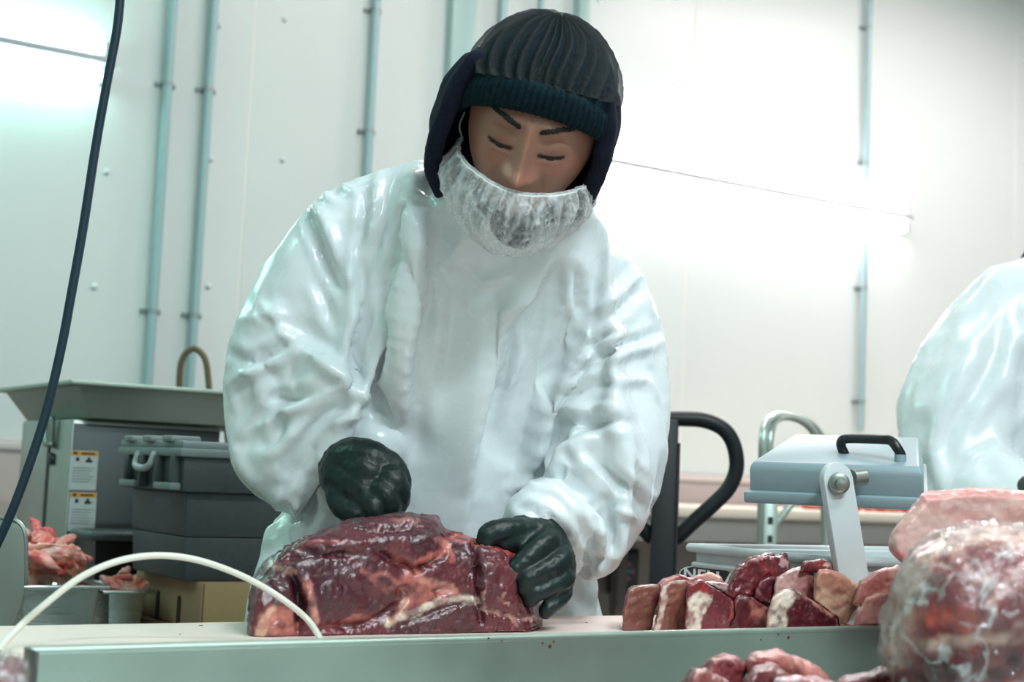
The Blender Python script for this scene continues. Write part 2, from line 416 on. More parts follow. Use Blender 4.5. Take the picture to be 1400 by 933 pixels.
# little blood spots on the upstand and the board
sp = MB(); rr = random.Random(5)
for x, y, r in ((742, 880, .0014), (752, 884, .0022), (757, 878, .0013), (668, 873, .0014), (686, 877, .0012), (1078, 872, .0022), (1040, 875, .0011), (1064, 868, .0012)):
    P = pixt(x, y, TDIV - .0002); sp.lathe(P, [(r, 0), (r * .8, -.0006), (r * .1, -.0008)], N, 10)
spo = sp.build('blood_spots', mat('blood', (110, 22, 24), .25), ft); spo['kind'] = 'stuff'
sp = MB()
for x, y, r in ((275, 856, .003), (600, 860, .002), (246, 868, .0015), (802, 852, .002)):
    P = pixz(x, y, ZBOARD); sp.lathe(P, [(r, 0), (r * .8, .0006), (r * .1, .0008)], ZZ, 10)
spo = sp.build('blood_spots', MATS['blood'], bd); spo['kind'] = 'stuff'
# ------------------------------------------------------------------ the worker's gown
def ring(c, ax, hw, hd, n=28, e=2.3):
    a = np.linspace(0, 2 * math.pi, n, endpoint=False); ca, sa = np.cos(a), np.sin(a)
    x = np.sign(ca) * np.abs(ca) ** (2 / e) * hw; y = np.sign(sa) * np.abs(sa) ** (2 / e) * hd
    return np.asarray(c) + x[:, None] * ax[0] + y[:, None] * ax[1]
def yawax(deg, lean=0.0):
    a = math.radians(deg); w = np.array([math.cos(a), math.sin(a), 0]); f = np.array([-math.sin(a), math.cos(a), 0])
    if lean: f = f * math.cos(lean) + ZZ * math.sin(lean)
    return w, f
def limb(mb, pts, n=26, seg=20):
    """pts: (x, y, depth, radius) in pixels of the frame -> a smooth swept tube"""
    P = np.array([list(pix(x, y, d)) + [r] for x, y, d, r in pts]); C = catmull(P, n)
    mb.tube(C[:, :3], np.maximum(C[:, 3], 0.004), seg, round_ends=True)
def sim_cloth(me, body_me, pin, frames=24, shrink=-0.1, bend=3.0, stiff=12.0, quality=5, pinst=1.0, grav=0.6, mass=0.3, shr=None):
    o = bpy.data.objects.new('cloth_tmp', me); COL.objects.link(o)
    vg = o.vertex_groups.new(name='pin')
    for w in np.unique(np.round(pin, 2)):
        vg.add([int(i) for i in np.nonzero(np.round(pin, 2) == w)[0]], float(w), 'REPLACE')
    b = None
    if body_me is not None:
        b = bpy.data.objects.new('body_tmp', body_me); COL.objects.link(b)
        b.modifiers.new('c', 'COLLISION'); b.collision.thickness_outer = 0.006
    md = o.modifiers.new('cloth', 'CLOTH'); s = md.settings
    s.quality = quality; s.mass = mass; s.tension_stiffness = stiff; s.compression_stiffness = stiff; s.shear_stiffness = stiff * 0.6
    s.bending_stiffness = bend; s.air_damping = 4.0; s.tension_damping = 15; s.compression_damping = 15; s.shear_damping = 15; s.bending_damping = 2
    s.vertex_group_mass = 'pin'; s.pin_stiffness = pinst; s.shrink_min = shrink
    if shr is not None:
        v2 = o.vertex_groups.new(name='shr')
        for w in np.unique(np.round(shr[0], 1)): v2.add([int(i) for i in np.nonzero(np.round(shr[0], 1) == w)[0]], float(w), 'REPLACE')
        s.vertex_group_shrink = 'shr'; s.shrink_max = shr[1]
    s.effector_weights.gravity = grav
    md.collision_settings.use_collision = body_me is not None; md.collision_settings.distance_min = 0.004
    md.collision_settings.use_self_collision = False
    md.point_cache.frame_start = 1; md.point_cache.frame_end = frames + 2
    for f in range(1, frames + 1): SC.frame_set(f)
    dg = bpy.context.evaluated_depsgraph_get()
    out = bpy.data.meshes.new_from_object(o.evaluated_get(dg))
    bpy.data.objects.remove(o, do_unlink=True)
    if b: bpy.data.objects.remove(b, do_unlink=True)
    SC.frame_set(1)
    return out

def gown_base():
    mb = MB()
    secs = [  # x, y, depth, half width, half depth, yaw
        (702, 262, 2.07, 0.108, 0.100, 18), (698, 285, 2.08, 0.125, 0.110, 18), (680, 318, 2.12, 0.185, 0.125, 19), (664, 370, 2.16, 0.215, 0.140, 20),
        (652, 430, 2.20, 0.210, 0.150, 20), (640, 510, 2.24, 0.200, 0.150, 22), (622, 600, 2.27, 0.210, 0.150, 24), (600, 690, 2.29, 0.265, 0.150, 26),
        (590, 770, 2.31, 0.305, 0.155, 29), (588, 880, 2.33, 0.325, 0.165, 31), (592, 1100, 2.34, 0.33, 0.18, 31), (594, 1260, 2.34, 0.34, 0.19, 31)]
    S = catmull([list(pix(x, y, d)) + [hw, hd, yw] for x, y, d, hw, hd, yw in secs], 44)
    mb.loft([ring(s[:3], yawax(s[5]), s[3], s[4]) for s in S])
    # image-left sleeve (his right arm): shoulder, elbow, cuff
    limb(mb, [(600, 305, 2.11, .085), (520, 305, 2.12, .096), (468, 338, 2.13, .101), (426, 410, 2.14, .110), (394, 480, 2.15, .114), (382, 534, 2.145, .104), (406, 564, 2.135, .094), (450, 590, 2.125, .088), (490, 606, 2.12, .070)], 36)
    # image-right sleeve (his left arm)
    limb(mb, [(745, 345, 2.17, .085), (800, 382, 2.23, .100), (835, 450, 2.25, .102), (845, 530, 2.22, .102), (838, 600, 2.18, .104), (810, 660, 2.13, .096), (775, 698, 2.09, .082), (745, 715, 2.06, .066), (735, 720, 2.05, .058)], 36)
    return mb
GOWN_MB = gown_base()
gown0 = remeshed(GOWN_MB, 'gown', 0.011, 10, 0.5)
co = getco(gown0); no = getno(gown0)
# a thinner body inside for the cloth to rest on
body_me = gown0.copy(); setco(body_me, co - no * 0.035)
co2 = co.copy()
px, py, dd = proj(co)
ax_l, _ = polydist(px, py, [(590, 320), (455, 350), (395, 480), (390, 560), (486, 632)])
ax_r, _ = polydist(px, py, [(760, 350), (835, 450), (845, 560), (810, 660), (742, 722)])
slv = np.maximum(1 - smooth01(ax_l, 85, 125), 1 - smooth01(ax_r, 75, 110)) * (1 - smooth01(py, 690, 740) * (px < 640))
rid = 1 - np.abs(fbm(co * np.array([7, 7, 5]) + 3.3, 2)) * 2.2
rid2 = 1 - np.abs(fbm(co * np.array([8, 8, 1.3]) + 9.1, 2)) * 2.2
co2 += no * (0.013 * (rid - 0.45) * slv + 0.008 * (rid2 - 0.45) * (1 - slv))[:, None]
setco(gown0, co2)
px, py, dd = proj(co)
pin = 0.03 + 0.05 * (1 - slv)
q = np.linalg.norm(co - pix(700, 265, 2.07), axis=1); pin = np.maximum(pin, 1 - smooth01(q, .12, .18))
for (x, y, d, r) in ((488, 606, 2.12, .035), (738, 718, 2.05, .04)):
    q = np.linalg.norm(co - pix(x, y, d), axis=1); pin = np.maximum(pin, 1 - smooth01(q, r, r + 0.06))
pin[py > 1150] = 0.5
print('gown verts', len(co), time.time() - T0)
gown1 = sim_cloth(gown0, body_me, pin, frames=14, shrink=-0.03, bend=0.15, stiff=15, pinst=1.0, grav=0.5, shr=(slv, -0.11))
# crisp the cloth up and lay in the long drapes
def steps(co, no, lst):
    px, py, d = proj(co); v = CAM - co; v /= np.linalg.norm(v, axis=1)[:, None]; fr = smooth01((no * v).sum(1), .0, .4); off = np.zeros(len(co))
    wob = 0.0 * fbm(co * 9 + 5, 2)
    for pts, w, far, h in lst:
        q, t = polydist(px, py, pts); sd = polyside(px, py, pts) + wob
        env = np.sin(np.clip(t, .01, .99) * math.pi) ** .5 * np.exp(-(np.abs(sd) / far) ** 2)
        off += h * np.tanh(sd / w) * env
    return co + no * (off * fr)[:, None]
STEPS = [  # polyline, edge width px, reach px, height: pleats whose one side lies over the other
    ([(578, 226), (574, 285), (586, 317), (584, 371), (572, 440), (564, 520), (558, 640)], 5, 42, .026),
    ([(415, 272), (428, 304), (442, 339), (458, 381), (464, 400)], 3.5, 30, -.012),
    ([(373, 443), (414, 462), (442, 481), (485, 513), (520, 560)], 4, 42, .014),
    ([(763, 348), (731, 403), (699, 452), (687, 487), (667, 556), (645, 690)], 5, 44, .028),
    ([(797, 430), (792, 464), (768, 510), (739, 559), (720, 630), (710, 650)], 3.5, 44, -.024),
    ([(711, 649), (762, 661), (794, 687), (807, 710), (833, 729)], 3.5, 26, .010),
]
CREASES = [  # polyline, half width px, depth (valleys < 0 < ridges)
    ([(415, 275), (428, 304), (442, 339), (458, 381), (466, 405)], 6, -.010), ([(434, 384), (447, 414), (458, 451)], 6, -.009), ([(519, 232), (514, 264), (509, 304), (493, 360)], 6, .009), ([(503, 264), (499, 300), (496, 344)], 5, -.008),
    ([(495, 365), (495, 403), (498, 438), (487, 470), (489, 510), (492, 550)], 6, -.016), ([(551, 270), (530, 317), (514, 376)], 7, .008), ([(538, 280), (520, 330), (506, 370)], 5, -.006), ([(471, 235), (468, 253), (487, 261)], 5, .006), ([(448, 250), (446, 268), (458, 274)], 5, .006),
    ([(478, 330), (480, 370), (484, 400)], 6, .007), ([(540, 330), (545, 350), (530, 370)], 5, -.005),
    ([(305, 478), (336, 493), (355, 493), (389, 471), (412, 464)], 6, -.009), ([(308, 527), (355, 502), (385, 490)], 6, .008), ([(348, 562), (373, 543), (401, 546), (429, 540), (466, 524)], 6, -.010), ([(335, 592), (382, 570), (429, 543), (479, 524)], 6, .008),
    ([(351, 614), (376, 599), (386, 574)], 6, -.009), ([(429, 614), (457, 580), (497, 568)], 6, .007), ([(400, 625), (425, 590), (460, 560), (500, 550)], 6, -.006), ([(330, 590), (350, 560), (375, 535)], 6, .006), ([(320, 440), (370, 430), (420, 440)], 9, .005), ([(410, 480), (450, 500), (490, 540)], 8, .007),
    ([(710, 458), (710, 487), (702, 513), (690, 545), (680, 580)], 6, .009), ([(786, 362), (777, 400), (760, 440), (745, 478)], 7, .007), ([(640, 360), (650, 380), (675, 385), (700, 372)], 6, .005), ([(676, 440), (690, 425), (702, 415)], 5, .004), ([(620, 380), (615, 470), (605, 560)], 12, -.005),
    ([(763, 516), (803, 475), (847, 446)], 5, -.011), ([(760, 533), (800, 504), (835, 478), (881, 464), (905, 452)], 5, -.011), ([(758, 548), (790, 535), (818, 524), (840, 527)], 5, -.008), ([(797, 440), (790, 400), (786, 365)], 5, -.010), ([(806, 432), (855, 394), (878, 370)], 6, .008), ([(810, 455), (850, 425), (872, 400)], 5, -.006),
    ([(876, 375), (881, 406), (893, 437)], 5, .008), ([(838, 498), (855, 481), (905, 469)], 6, .007), ([(838, 524), (881, 521), (901, 552)], 6, .008), ([(795, 490), (812, 492), (803, 508)], 5, .008), ([(840, 445), (848, 455), (849, 470)], 5, .007),
    ([(750, 560), (800, 560), (845, 550)], 8, .006), ([(755, 575), (801, 580), (839, 575), (870, 580)], 6, -.008), ([(801, 610), (833, 649), (865, 674), (884, 702)], 6, -.010), ([(790, 625), (825, 660), (850, 690)], 7, .006), ([(740, 625), (790, 605), (830, 600)], 7, .006),
    ([(736, 681), (756, 710), (775, 739), (778, 760)], 5, -.008), ([(704, 694), (730, 700), (749, 726)], 5, -.006), ([(690, 672), (720, 664), (750, 672)], 6, .007), ([(715, 680), (745, 690), (770, 720)], 5, .006), ([(839, 694), (871, 710)], 5, .009), ([(834, 700), (838, 730), (836, 765)], 5, -.010), ([(800, 740), (812, 770), (830, 790)], 6, .006), ([(790, 700), (800, 730), (806, 760)], 5, -.006),
    ([(384, 660), (375, 720), (360, 800), (345, 845)], 10, .010), ([(415, 660), (400, 720), (400, 745)], 6, .008), ([(390, 680), (406, 700), (410, 730)], 5, .006), ([(350, 690), (352, 740), (340, 800)], 9, -.008),
]
def creases(co, no, lst, k=1.0):
    px, py, d = proj(co); v = CAM - co; v /= np.linalg.norm(v, axis=1)[:, None]; fr = smooth01((no * v).sum(1), -.05, .35); off = np.zeros(len(co))
    for pts, w, h in lst:
        q, t = polydist(px, py, catmull(pts, 3 * len(pts))); env = np.sin(np.clip(t, .02, .98) * math.pi) ** .6
        off += h * (np.exp(-q / (w * .75)) - .35 * np.exp(-((q - 2.6 * w) / (1.3 * w)) ** 2)) * env
    return co + no * (k * off * fr)[:, None]
gc = getco(gown1); sm = lapsmooth(gown1, gc, 10, .5)
gc = gc + .25 * (gc - sm); setco(gown1, gc)
gown1 = evalmesh(gown1, [('SUBSURF', dict(levels=1, render_levels=1))])
gc = getco(gown1); gn = lapsmooth(gown1, getno(gown1), 6, .5); gn /= np.linalg.norm(gn, axis=1)[:, None]
gc = steps(gc, gn, STEPS); gc = lapsmooth(gown1, gc, 2, .5); gc = creases(gc, gn, CREASES, 1.35); gc = lapsmooth(gown1, gc, 1, .35); setco(gown1, gc)
print('sim done', time.time() - T0)
# ------------------------------------------------------------------ the worker: body, head, clothing
gown_mat = mat('gown_plastic', (218, 226, 228), 0.26, bump=0.05, bscale=45, bdetail=3, spec=0.55, rvar=0.06, vscale=30)
glove_mat = mat('nitrile_glove', (12, 32, 32), 0.40, bump=0.10, bscale=160, spec=0.4)
navy_mat = mat('navy_fleece', (22, 27, 42), 0.9, bump=0.3, bscale=260, var=0.25, vscale=60, spec=0.2)
knit_mat = mat('knit_wool', (14, 36, 42), 0.92, bump=0.35, bscale=300, var=0.25, vscale=90, spec=0.15)
pants_mat = mat('dark_trousers', (34, 38, 46), 0.9, bump=0.2, bscale=200)
boot_mat = mat('rubber_boot', (225, 224, 215), 0.45, bump=0.05, bscale=30)
skin_mat = mat('skin', (150, 104, 84), 0.42, attr='Col', bump=0.06, bscale=350, sss=0.12, spec=0.45)
hair_mat = mat('dark_hair', (16, 12, 11), 0.7, bump=0.5, bscale=500)

def net_material(name, col, dens, scale, col2=None, tw=0.35):
    m = bpy.data.materials.new(name); m.use_nodes = True; nt = m.node_tree; n = nt.nodes; L = nt.links
    for q in list(n): n.remove(q)
    out = n.new('ShaderNodeOutputMaterial'); dif = n.new('ShaderNodeBsdfDiffuse'); tl = n.new('ShaderNodeBsdfTranslucent'); tr = n.new('ShaderNodeBsdfTransparent')
    mix1 = n.new('ShaderNodeMixShader'); mix2 = n.new('ShaderNodeMixShader')
    dif.inputs[0].default_value = rgba(col); tl.inputs[0].default_value = rgba(col2 or col); mix1.inputs[0].default_value = tw
    L.new(dif.outputs[0], mix1.inputs[1]); L.new(tl.outputs[0], mix1.inputs[2])
    tc = n.new('ShaderNodeTexCoord'); nz = n.new('ShaderNodeTexNoise'); nz.inputs['Scale'].default_value = scale; nz.inputs['Detail'].default_value = 6
    L.new(tc.outputs['Object'], nz.inputs['Vector'])
    at = n.new('ShaderNodeAttribute'); at.attribute_name = 'dens'
    ma = n.new('ShaderNodeMath'); ma.operation = 'MULTIPLY_ADD'; L.new(nz.outputs['Fac'], ma.inputs[0]); ma.inputs[1].default_value = 0.5; ma.inputs[2].default_value = dens - 0.25
    mb2 = n.new('ShaderNodeMath'); mb2.operation = 'ADD'; mb2.use_clamp = True; L.new(ma.outputs[0], mb2.inputs[0]); L.new(at.outputs['Fac'], mb2.inputs[1])
    L.new(mb2.outputs[0], mix2.inputs[0]); L.new(tr.outputs[0], mix2.inputs[1]); L.new(mix1.outputs[0], mix2.inputs[2]); L.new(mix2.outputs[0], out.inputs[0])
    MATS[name] = m
    return m
def setdens(me, d):
    a = me.attributes.new('dens', 'FLOAT', 'POINT'); a.data.foreach_set('value', np.asarray(d, np.float32))
def gridmesh(name, P, wrap=False):
    """P: rows x cols x 3"""
    r, c, _ = P.shape; F = []
    for i in range(r - 1):
        for j in range(c if wrap else c - 1):
            F.append((i * c + j, i * c + (j + 1) % c, (i + 1) * c + (j + 1) % c, (i + 1) * c + j))
    me = bpy.data.meshes.new(name); me.from_pydata([tuple(v) for v in P.reshape(-1, 3)], [], F); me.update(); return me

def frame(pitch, roll, yaw):
    p, r, w = (math.radians(q) for q in (pitch, roll, yaw))
    F = np.array([0, -math.cos(p), -math.sin(p)]); Up = np.array([0, -math.sin(p), math.cos(p)]); X = np.array([1.0, 0, 0])
    X, Up = X * math.cos(r) - Up * math.sin(r), Up * math.cos(r) + X * math.sin(r)
    R = np.array([[math.cos(w), -math.sin(w), 0], [math.sin(w), math.cos(w), 0], [0, 0, 1]])
    return np.array([R @ X, R @ F, R @ Up])

def g2(x, z, cx, cz, sx, sz): return np.exp(-((x - cx) / sx) ** 2 - ((z - cz) / sz) ** 2)
def head_local():
    nt_, nf = 260, 230
    th = np.linspace(-1, 1, nt_, endpoint=False); th = math.pi * (0.45 * th + 0.55 * th ** 3)
    ph = np.linspace(-1, 1, nf); ph = (math.pi / 2 - 0.01) * (0.75 * ph + 0.25 * ph ** 3)
    T, Fh = np.meshgrid(th, ph)
    x = .079 * np.sin(T) * np.cos(Fh); y = .098 * np.cos(T) * np.cos(Fh); z = .122 * np.sin(Fh)
    k = np.clip(-z / .122, 0, 1); x = x * (1 - .25 * k ** 2); y = np.where(y > 0, y * (1 + .02 * k), y * (1 - .35 * k))
    kk = np.clip(z / .122, 0, 1); y = np.where(y > 0, y * (1 - .10 * kk), y)
    z = np.where(z > .03, .03 + (z - .03) * .80, z)
    m = smooth01(y, .01, .05)
    ax = np.abs(x); b = 0
    y = y - .010 * smooth01(ax, .038, .075) * m * (z < .03)                                    # sides of the face fall back
    b = b + .0055 * np.exp(-((z - .027 - .004 * np.cos(ax * 60)) / .008) ** 2) * np.exp(-((ax - .026) / .022) ** 2)   # brow ridge
    b = b - .0105 * g2(ax, z, .031, .005, .017, .0125)                                             # sockets
    b = b + .0088 * g2(ax, z, .0315, .003, .0145, .0095)                                             # lids over the eyes
    b = b - .0016 * np.exp(-((z - .0125 + 14 * (ax - .031) ** 2) / .0016) ** 2) * np.exp(-((ax - .031) / .014) ** 4)   # lid crease
    b = b - .0022 * np.exp(-((z + .0065 - 10 * (ax - .031) ** 2) / .0015) ** 2) * np.exp(-((ax - .031) / .0145) ** 4)  # lash line
    b = b + .0018 * g2(ax, z, .031, -.012, .014, .004)
    zt = np.clip((.022 - z) / .055, 0, 1)                                                                # 0 at the bridge, 1 at the tip
    nw = .0075 + .0055 * zt ** 2; nh = (.006 + .021 * zt ** 1.25) * smooth01(z, -.052, -.036) * (1 - smooth01(z, .018, .040))
    b = b + nh * np.exp(-(ax / nw) ** 2)
    b = b + .0075 * g2(x, z, 0, -.033, .010, .009)                                                      # tip
    b = b + .0115 * g2(ax, z, .0155, -.034, .0068, .0085)                                              # wings
    b = b - .0030 * np.exp(-((ax - .026 - .25 * (-.034 - z)) / .004) ** 2) * np.exp(-((z + .040) / .014) ** 2)
    b = b + .0042 * g2(ax, z, .047, -.022, .022, .020)                                                # cheeks
    b = b + .0075 * g2(x, z, 0, -.068, .024, .010) - .0028 * g2(x, z, 0, -.0685, .022, .0022)
    b = b + .0080 * g2(x, z, 0, -.102, .020, .014)
    y = y + b * m
    return x, y, z, m
HEAD_AX = frame(34, 15, -7); HEAD_C = pix(731, 164, 1.92)
def H(P, k=.9275): return HEAD_C + np.asarray(P) * k @ HEAD_AX        # head-local (x, forward, up) -> world

root = thing('person', [pix(592, 1260, 2.34)[0], 2.34, 0], 'worker in a white gown, dark beanie and beard net cutting beef at the table', 'person')
hx, hy, hz, hm = head_local()
HP = np.stack([hx, hy, hz], -1)
hcol = np.tile(lin((152, 108, 90)), (hx.size, 1)).reshape(hx.shape + (3,))
def hblend(w, c):
    global hcol
    w = np.clip(w, 0, 1)[..., None]; hcol = hcol * (1 - w) + lin(c) * w
ax_ = np.abs(hx)
hblend(.45 * g2(ax_, hz, .048, -.025, .02, .018) * hm, (168, 100, 84)); hblend(.5 * g2(hx, hz, 0, -.033, .016, .012) * hm, (166, 102, 86))
hblend(.75 * g2(ax_, hz, .031, -.002, .018, .009) * hm, (112, 76, 64)); hblend(.9 * np.exp(-((hz + .0068 - 10 * (ax_ - .031) ** 2) / .0019) ** 2) * np.exp(-((ax_ - .031) / .0155) ** 6) * hm, (26, 16, 14))
hblend(.6 * g2(hx, hz, 0, -.068, .024, .011) * hm, (140, 78, 74)); hblend(.7 * g2(ax_, hz, .0085, -.0405, .0042, .0030) * hm, (50, 26, 22))
hblend(.35 * smooth01(-hz, .05, .07) * hm * (1 - g2(hx, hz, 0, -.068, .026, .012)), (70, 58, 54))

# inner body: one continuous figure under the clothes
bb = MB()
S = catmull([list(pix(x, y, d)) + [hw, hd, yw] for x, y, d, hw, hd, yw in [
    (698, 300, 2.10, .075, .07, 20), (678, 340, 2.14, .14, .09, 20), (655, 410, 2.20, .165, .105, 20), (640, 510, 2.25, .155, .105, 22), (615, 640, 2.28, .150, .105, 25), (595, 800, 2.32, .165, .11, 29), (592, 900, 2.33, .16, .11, 31)]], 20)
bb.loft([ring(s[:3], yawax(s[5]), s[3], s[4]) for s in S])
limb(bb, [(560, 325, 2.14, .055), (500, 330, 2.13, .050), (425, 440, 2.15, .042), (395, 530, 2.15, .036), (410, 575, 2.14, .034), (450, 600, 2.125, .028)])
limb(bb, [(745, 365, 2.19, .055), (805, 400, 2.24, .050), (838, 520, 2.22, .042), (828, 610, 2.17, .036), (790, 680, 2.10, .032), (760, 705, 2.075, .026)])
hipc = pix(592, 900, 2.33)
for sgn in (-1, 1):
    w, f = yawax(31); hp = hipc + w * .085 * sgn; ft = hipc + w * .12 * sgn; ft[2] = .11
    kn = (hp + ft) / 2 - f * .01
    C = catmull(np.array([list(hp) + [.088], list((hp + kn) / 2) + [.08], list(kn) + [.06], list((kn + ft) / 2) + [.055], list(ft) + [.045]]), 20)
    bb.tube(C[:, :3], C[:, 3], 16, True)
nk = np.array([list(pix(698, 300, 2.10)) + [.06], list(H((0, -.04, -.10))) + [.055], list(H((0, -.02, -.05))) + [.05]])
bb.tube(nk[:, :3], nk[:, 3], 16, True)
body = remeshed(bb, 'body', .014, 4)
hv = H(HP.reshape(-1, 3), 1.08); r_, c_ = hx.shape
hf = [(i * c_ + j, i * c_ + (j + 1) % c_, (i + 1) * c_ + (j + 1) % c_, (i + 1) * c_ + j) for i in range(r_ - 1) for j in range(c_)]
hf += [tuple(range(c_ - 1, -1, -1)), tuple((r_ - 1) * c_ + j for j in range(c_))]
bco = getco(body); bfc = [tuple(p.vertices) for p in body.polygons]
allm = bpy.data.meshes.new('body')
allm.from_pydata([tuple(v) for v in np.vstack([hv, bco])], [], hf + [tuple(i + len(hv) for i in f) for f in bfc]); allm.update()
setcol(allm, np.vstack([hcol.reshape(-1, 3), np.tile(lin((150, 106, 88)), (len(bco), 1))]))
body_o = finish('body', allm, skin_mat, root, True, 180)

# eyebrows and lashes: raised strips of hair that follow the face
def face_patch(name, inside, off, m):
    w = inside(hx, hz) * hm; idx = -np.ones(hx.size, int); keep = (w > .5).ravel(); F = []
    for i in range(r_ - 1):
        for j in range(c_ - 1):
            q = (i * c_ + j, i * c_ + j + 1, (i + 1) * c_ + j + 1, (i + 1) * c_ + j)
            if keep[q[0]] and keep[q[1]] and keep[q[2]] and keep[q[3]]: F.append(q)
    if not F: return
    used = sorted({k for f in F for k in f}); mp = {k: n for n, k in enumerate(used)}
    P = HP.reshape(-1, 3)[used].copy(); P[:, 1] += off
    me = bpy.data.meshes.new(name); me.from_pydata([tuple(v) for v in H(P, 1.08)], [], [tuple(mp[k] for k in f) for f in F]); me.update()
    me = evalmesh(me, [('SOLIDIFY', dict(thickness=.0022, offset=0.0))])
    return finish(name, me, m, body_o, True, 180)
for sg in (-1, 1):
    def brow(x, z):
        a = x * sg; t = (a - .010) / .042
        zc = .0235 + .0075 * np.sin(np.clip(t, 0, 1) * 2.2) - .0015
        wdt = .0042 * (1 - .55 * np.clip(t, 0, 1) ** 2) * smooth01(t, -.02, .10)
        jag = .0004 * np.sin(x * 2600) + .0003 * np.sin(x * 4100)
        return ((np.abs(z - zc + jag) < wdt) & (t > 0) & (t < 1)).astype(float)
    face_patch('eyebrow', brow, .0008, hair_mat)
    def lash(x, z):
        a = x * sg; zc = -.0068 + 10 * (a - .031) ** 2
        return ((np.abs(z - zc) < .0015) & (np.abs(a - .031) < .0155)).astype(float)
    face_patch('eyelashes', lash, .0012, hair_mat)

# gown
gm = gown1
gm.name = 'gown'
gown_o = finish('gown', gm, gown_mat, root, True, 180)

# gloved hands
def hand(name, palm, chains, voxel=.0026, sm=5):
    mb = MB()
    for c in palm: limb(mb, c, 16, 16)
    for c in chains: limb(mb, c, 26, 14)
    me = remeshed(mb, name, voxel, sm, .5)
    co = getco(me); no = getno(me)
    co = co + no * (.0009 * fbm(co * 90, 3))[:, None]; setco(me, co)
    return finish(name, me, glove_mat, root, True, 180)
# holding hand (image right): thumb on top, four fingers closed on the end of the joint
hand('glove', [
    [(748, 712, 2.06, .034), (742, 728, 2.02, .032), (744, 742, 1.995, .027)],
    [(742, 722, 2.04, .028), (752, 745, 2.01, .027), (764, 768, 1.99, .024), (766, 790, 1.985, .021)],
    [(735, 720, 2.03, .026), (722, 722, 2.005, .020), (705, 722, 1.99, .016)]],
    [[(738, 730, 2.01, .026), (716, 728, 1.985, .0200), (692, 725, 1.965, .0170), (670, 731, 1.955, .0165), (664, 741, 1.952, .0140)],
     [(742, 738, 2.00, .026), (728, 742, 1.985, .0220), (708, 741, 1.972, .017), (690, 740, 1.962, .013)],
     [(752, 738, 2.00, .0175), (750, 740, 1.975, .0165), (728, 757, 1.950, .0152), (708, 775, 1.938, .0130), (703, 782, 1.936, .0118)],
     [(768, 758, 1.995, .0170), (768, 765, 1.970, .0160), (745, 779, 1.948, .0150), (722, 791, 1.935, .0135), (716, 803, 1.937, .0118)],
     [(772, 784, 1.990, .0155), (770, 792, 1.966, .0148), (748, 804, 1.946, .0138), (730, 812, 1.936, .0125), (725, 820, 1.938, .0112)],
     [(770, 806, 1.992, .0140), (768, 815, 1.972, .0130), (757, 825, 1.955, .0122), (748, 834, 1.948, .0110), (746, 838, 1.948, .0100)]])
# working hand (image left): a fist, back of the hand to the camera
def dz(ch, e): return [[(x, y, d + e, r) for x, y, d, r in c] for c in ch]
hand('glove', dz([
    [(452, 612, 2.09, .036), (472, 634, 2.02, .040), (500, 648, 1.985, .038)],
    [(478, 632, 2.00, .036), (505, 630, 1.985, .030), (530, 638, 1.985, .022)],
    [(470, 650, 2.00, .036), (494, 668, 1.975, .032), (508, 684, 1.965, .024)]],  .045),
    dz([[(510, 628, 2.00, .022), (534, 638, 1.985, .0200), (546, 662, 1.990, .0175), (534, 684, 2.015, .0160), (508, 678, 2.030, .0150)],
     [(510, 645, 1.99, .022), (536, 656, 1.968, .0195), (545, 682, 1.975, .0172), (530, 700, 2.000, .0160), (506, 690, 2.022, .0150)],
     [(500, 660, 1.98, .021), (525, 675, 1.956, .0185), (532, 700, 1.962, .0165), (516, 716, 1.985, .0155), (496, 704, 2.010, .0145)],
     [(488, 672, 1.975, .020), (508, 692, 1.950, .0175), (512, 714, 1.955, .0155), (497, 728, 1.975, .0145), (482, 716, 1.998, .0135)],
     [(468, 645, 2.01, .022), (462, 668, 1.985, .0195), (468, 692, 1.965, .0175), (486, 704, 1.950, .0155)]], .045), .0026, 9)

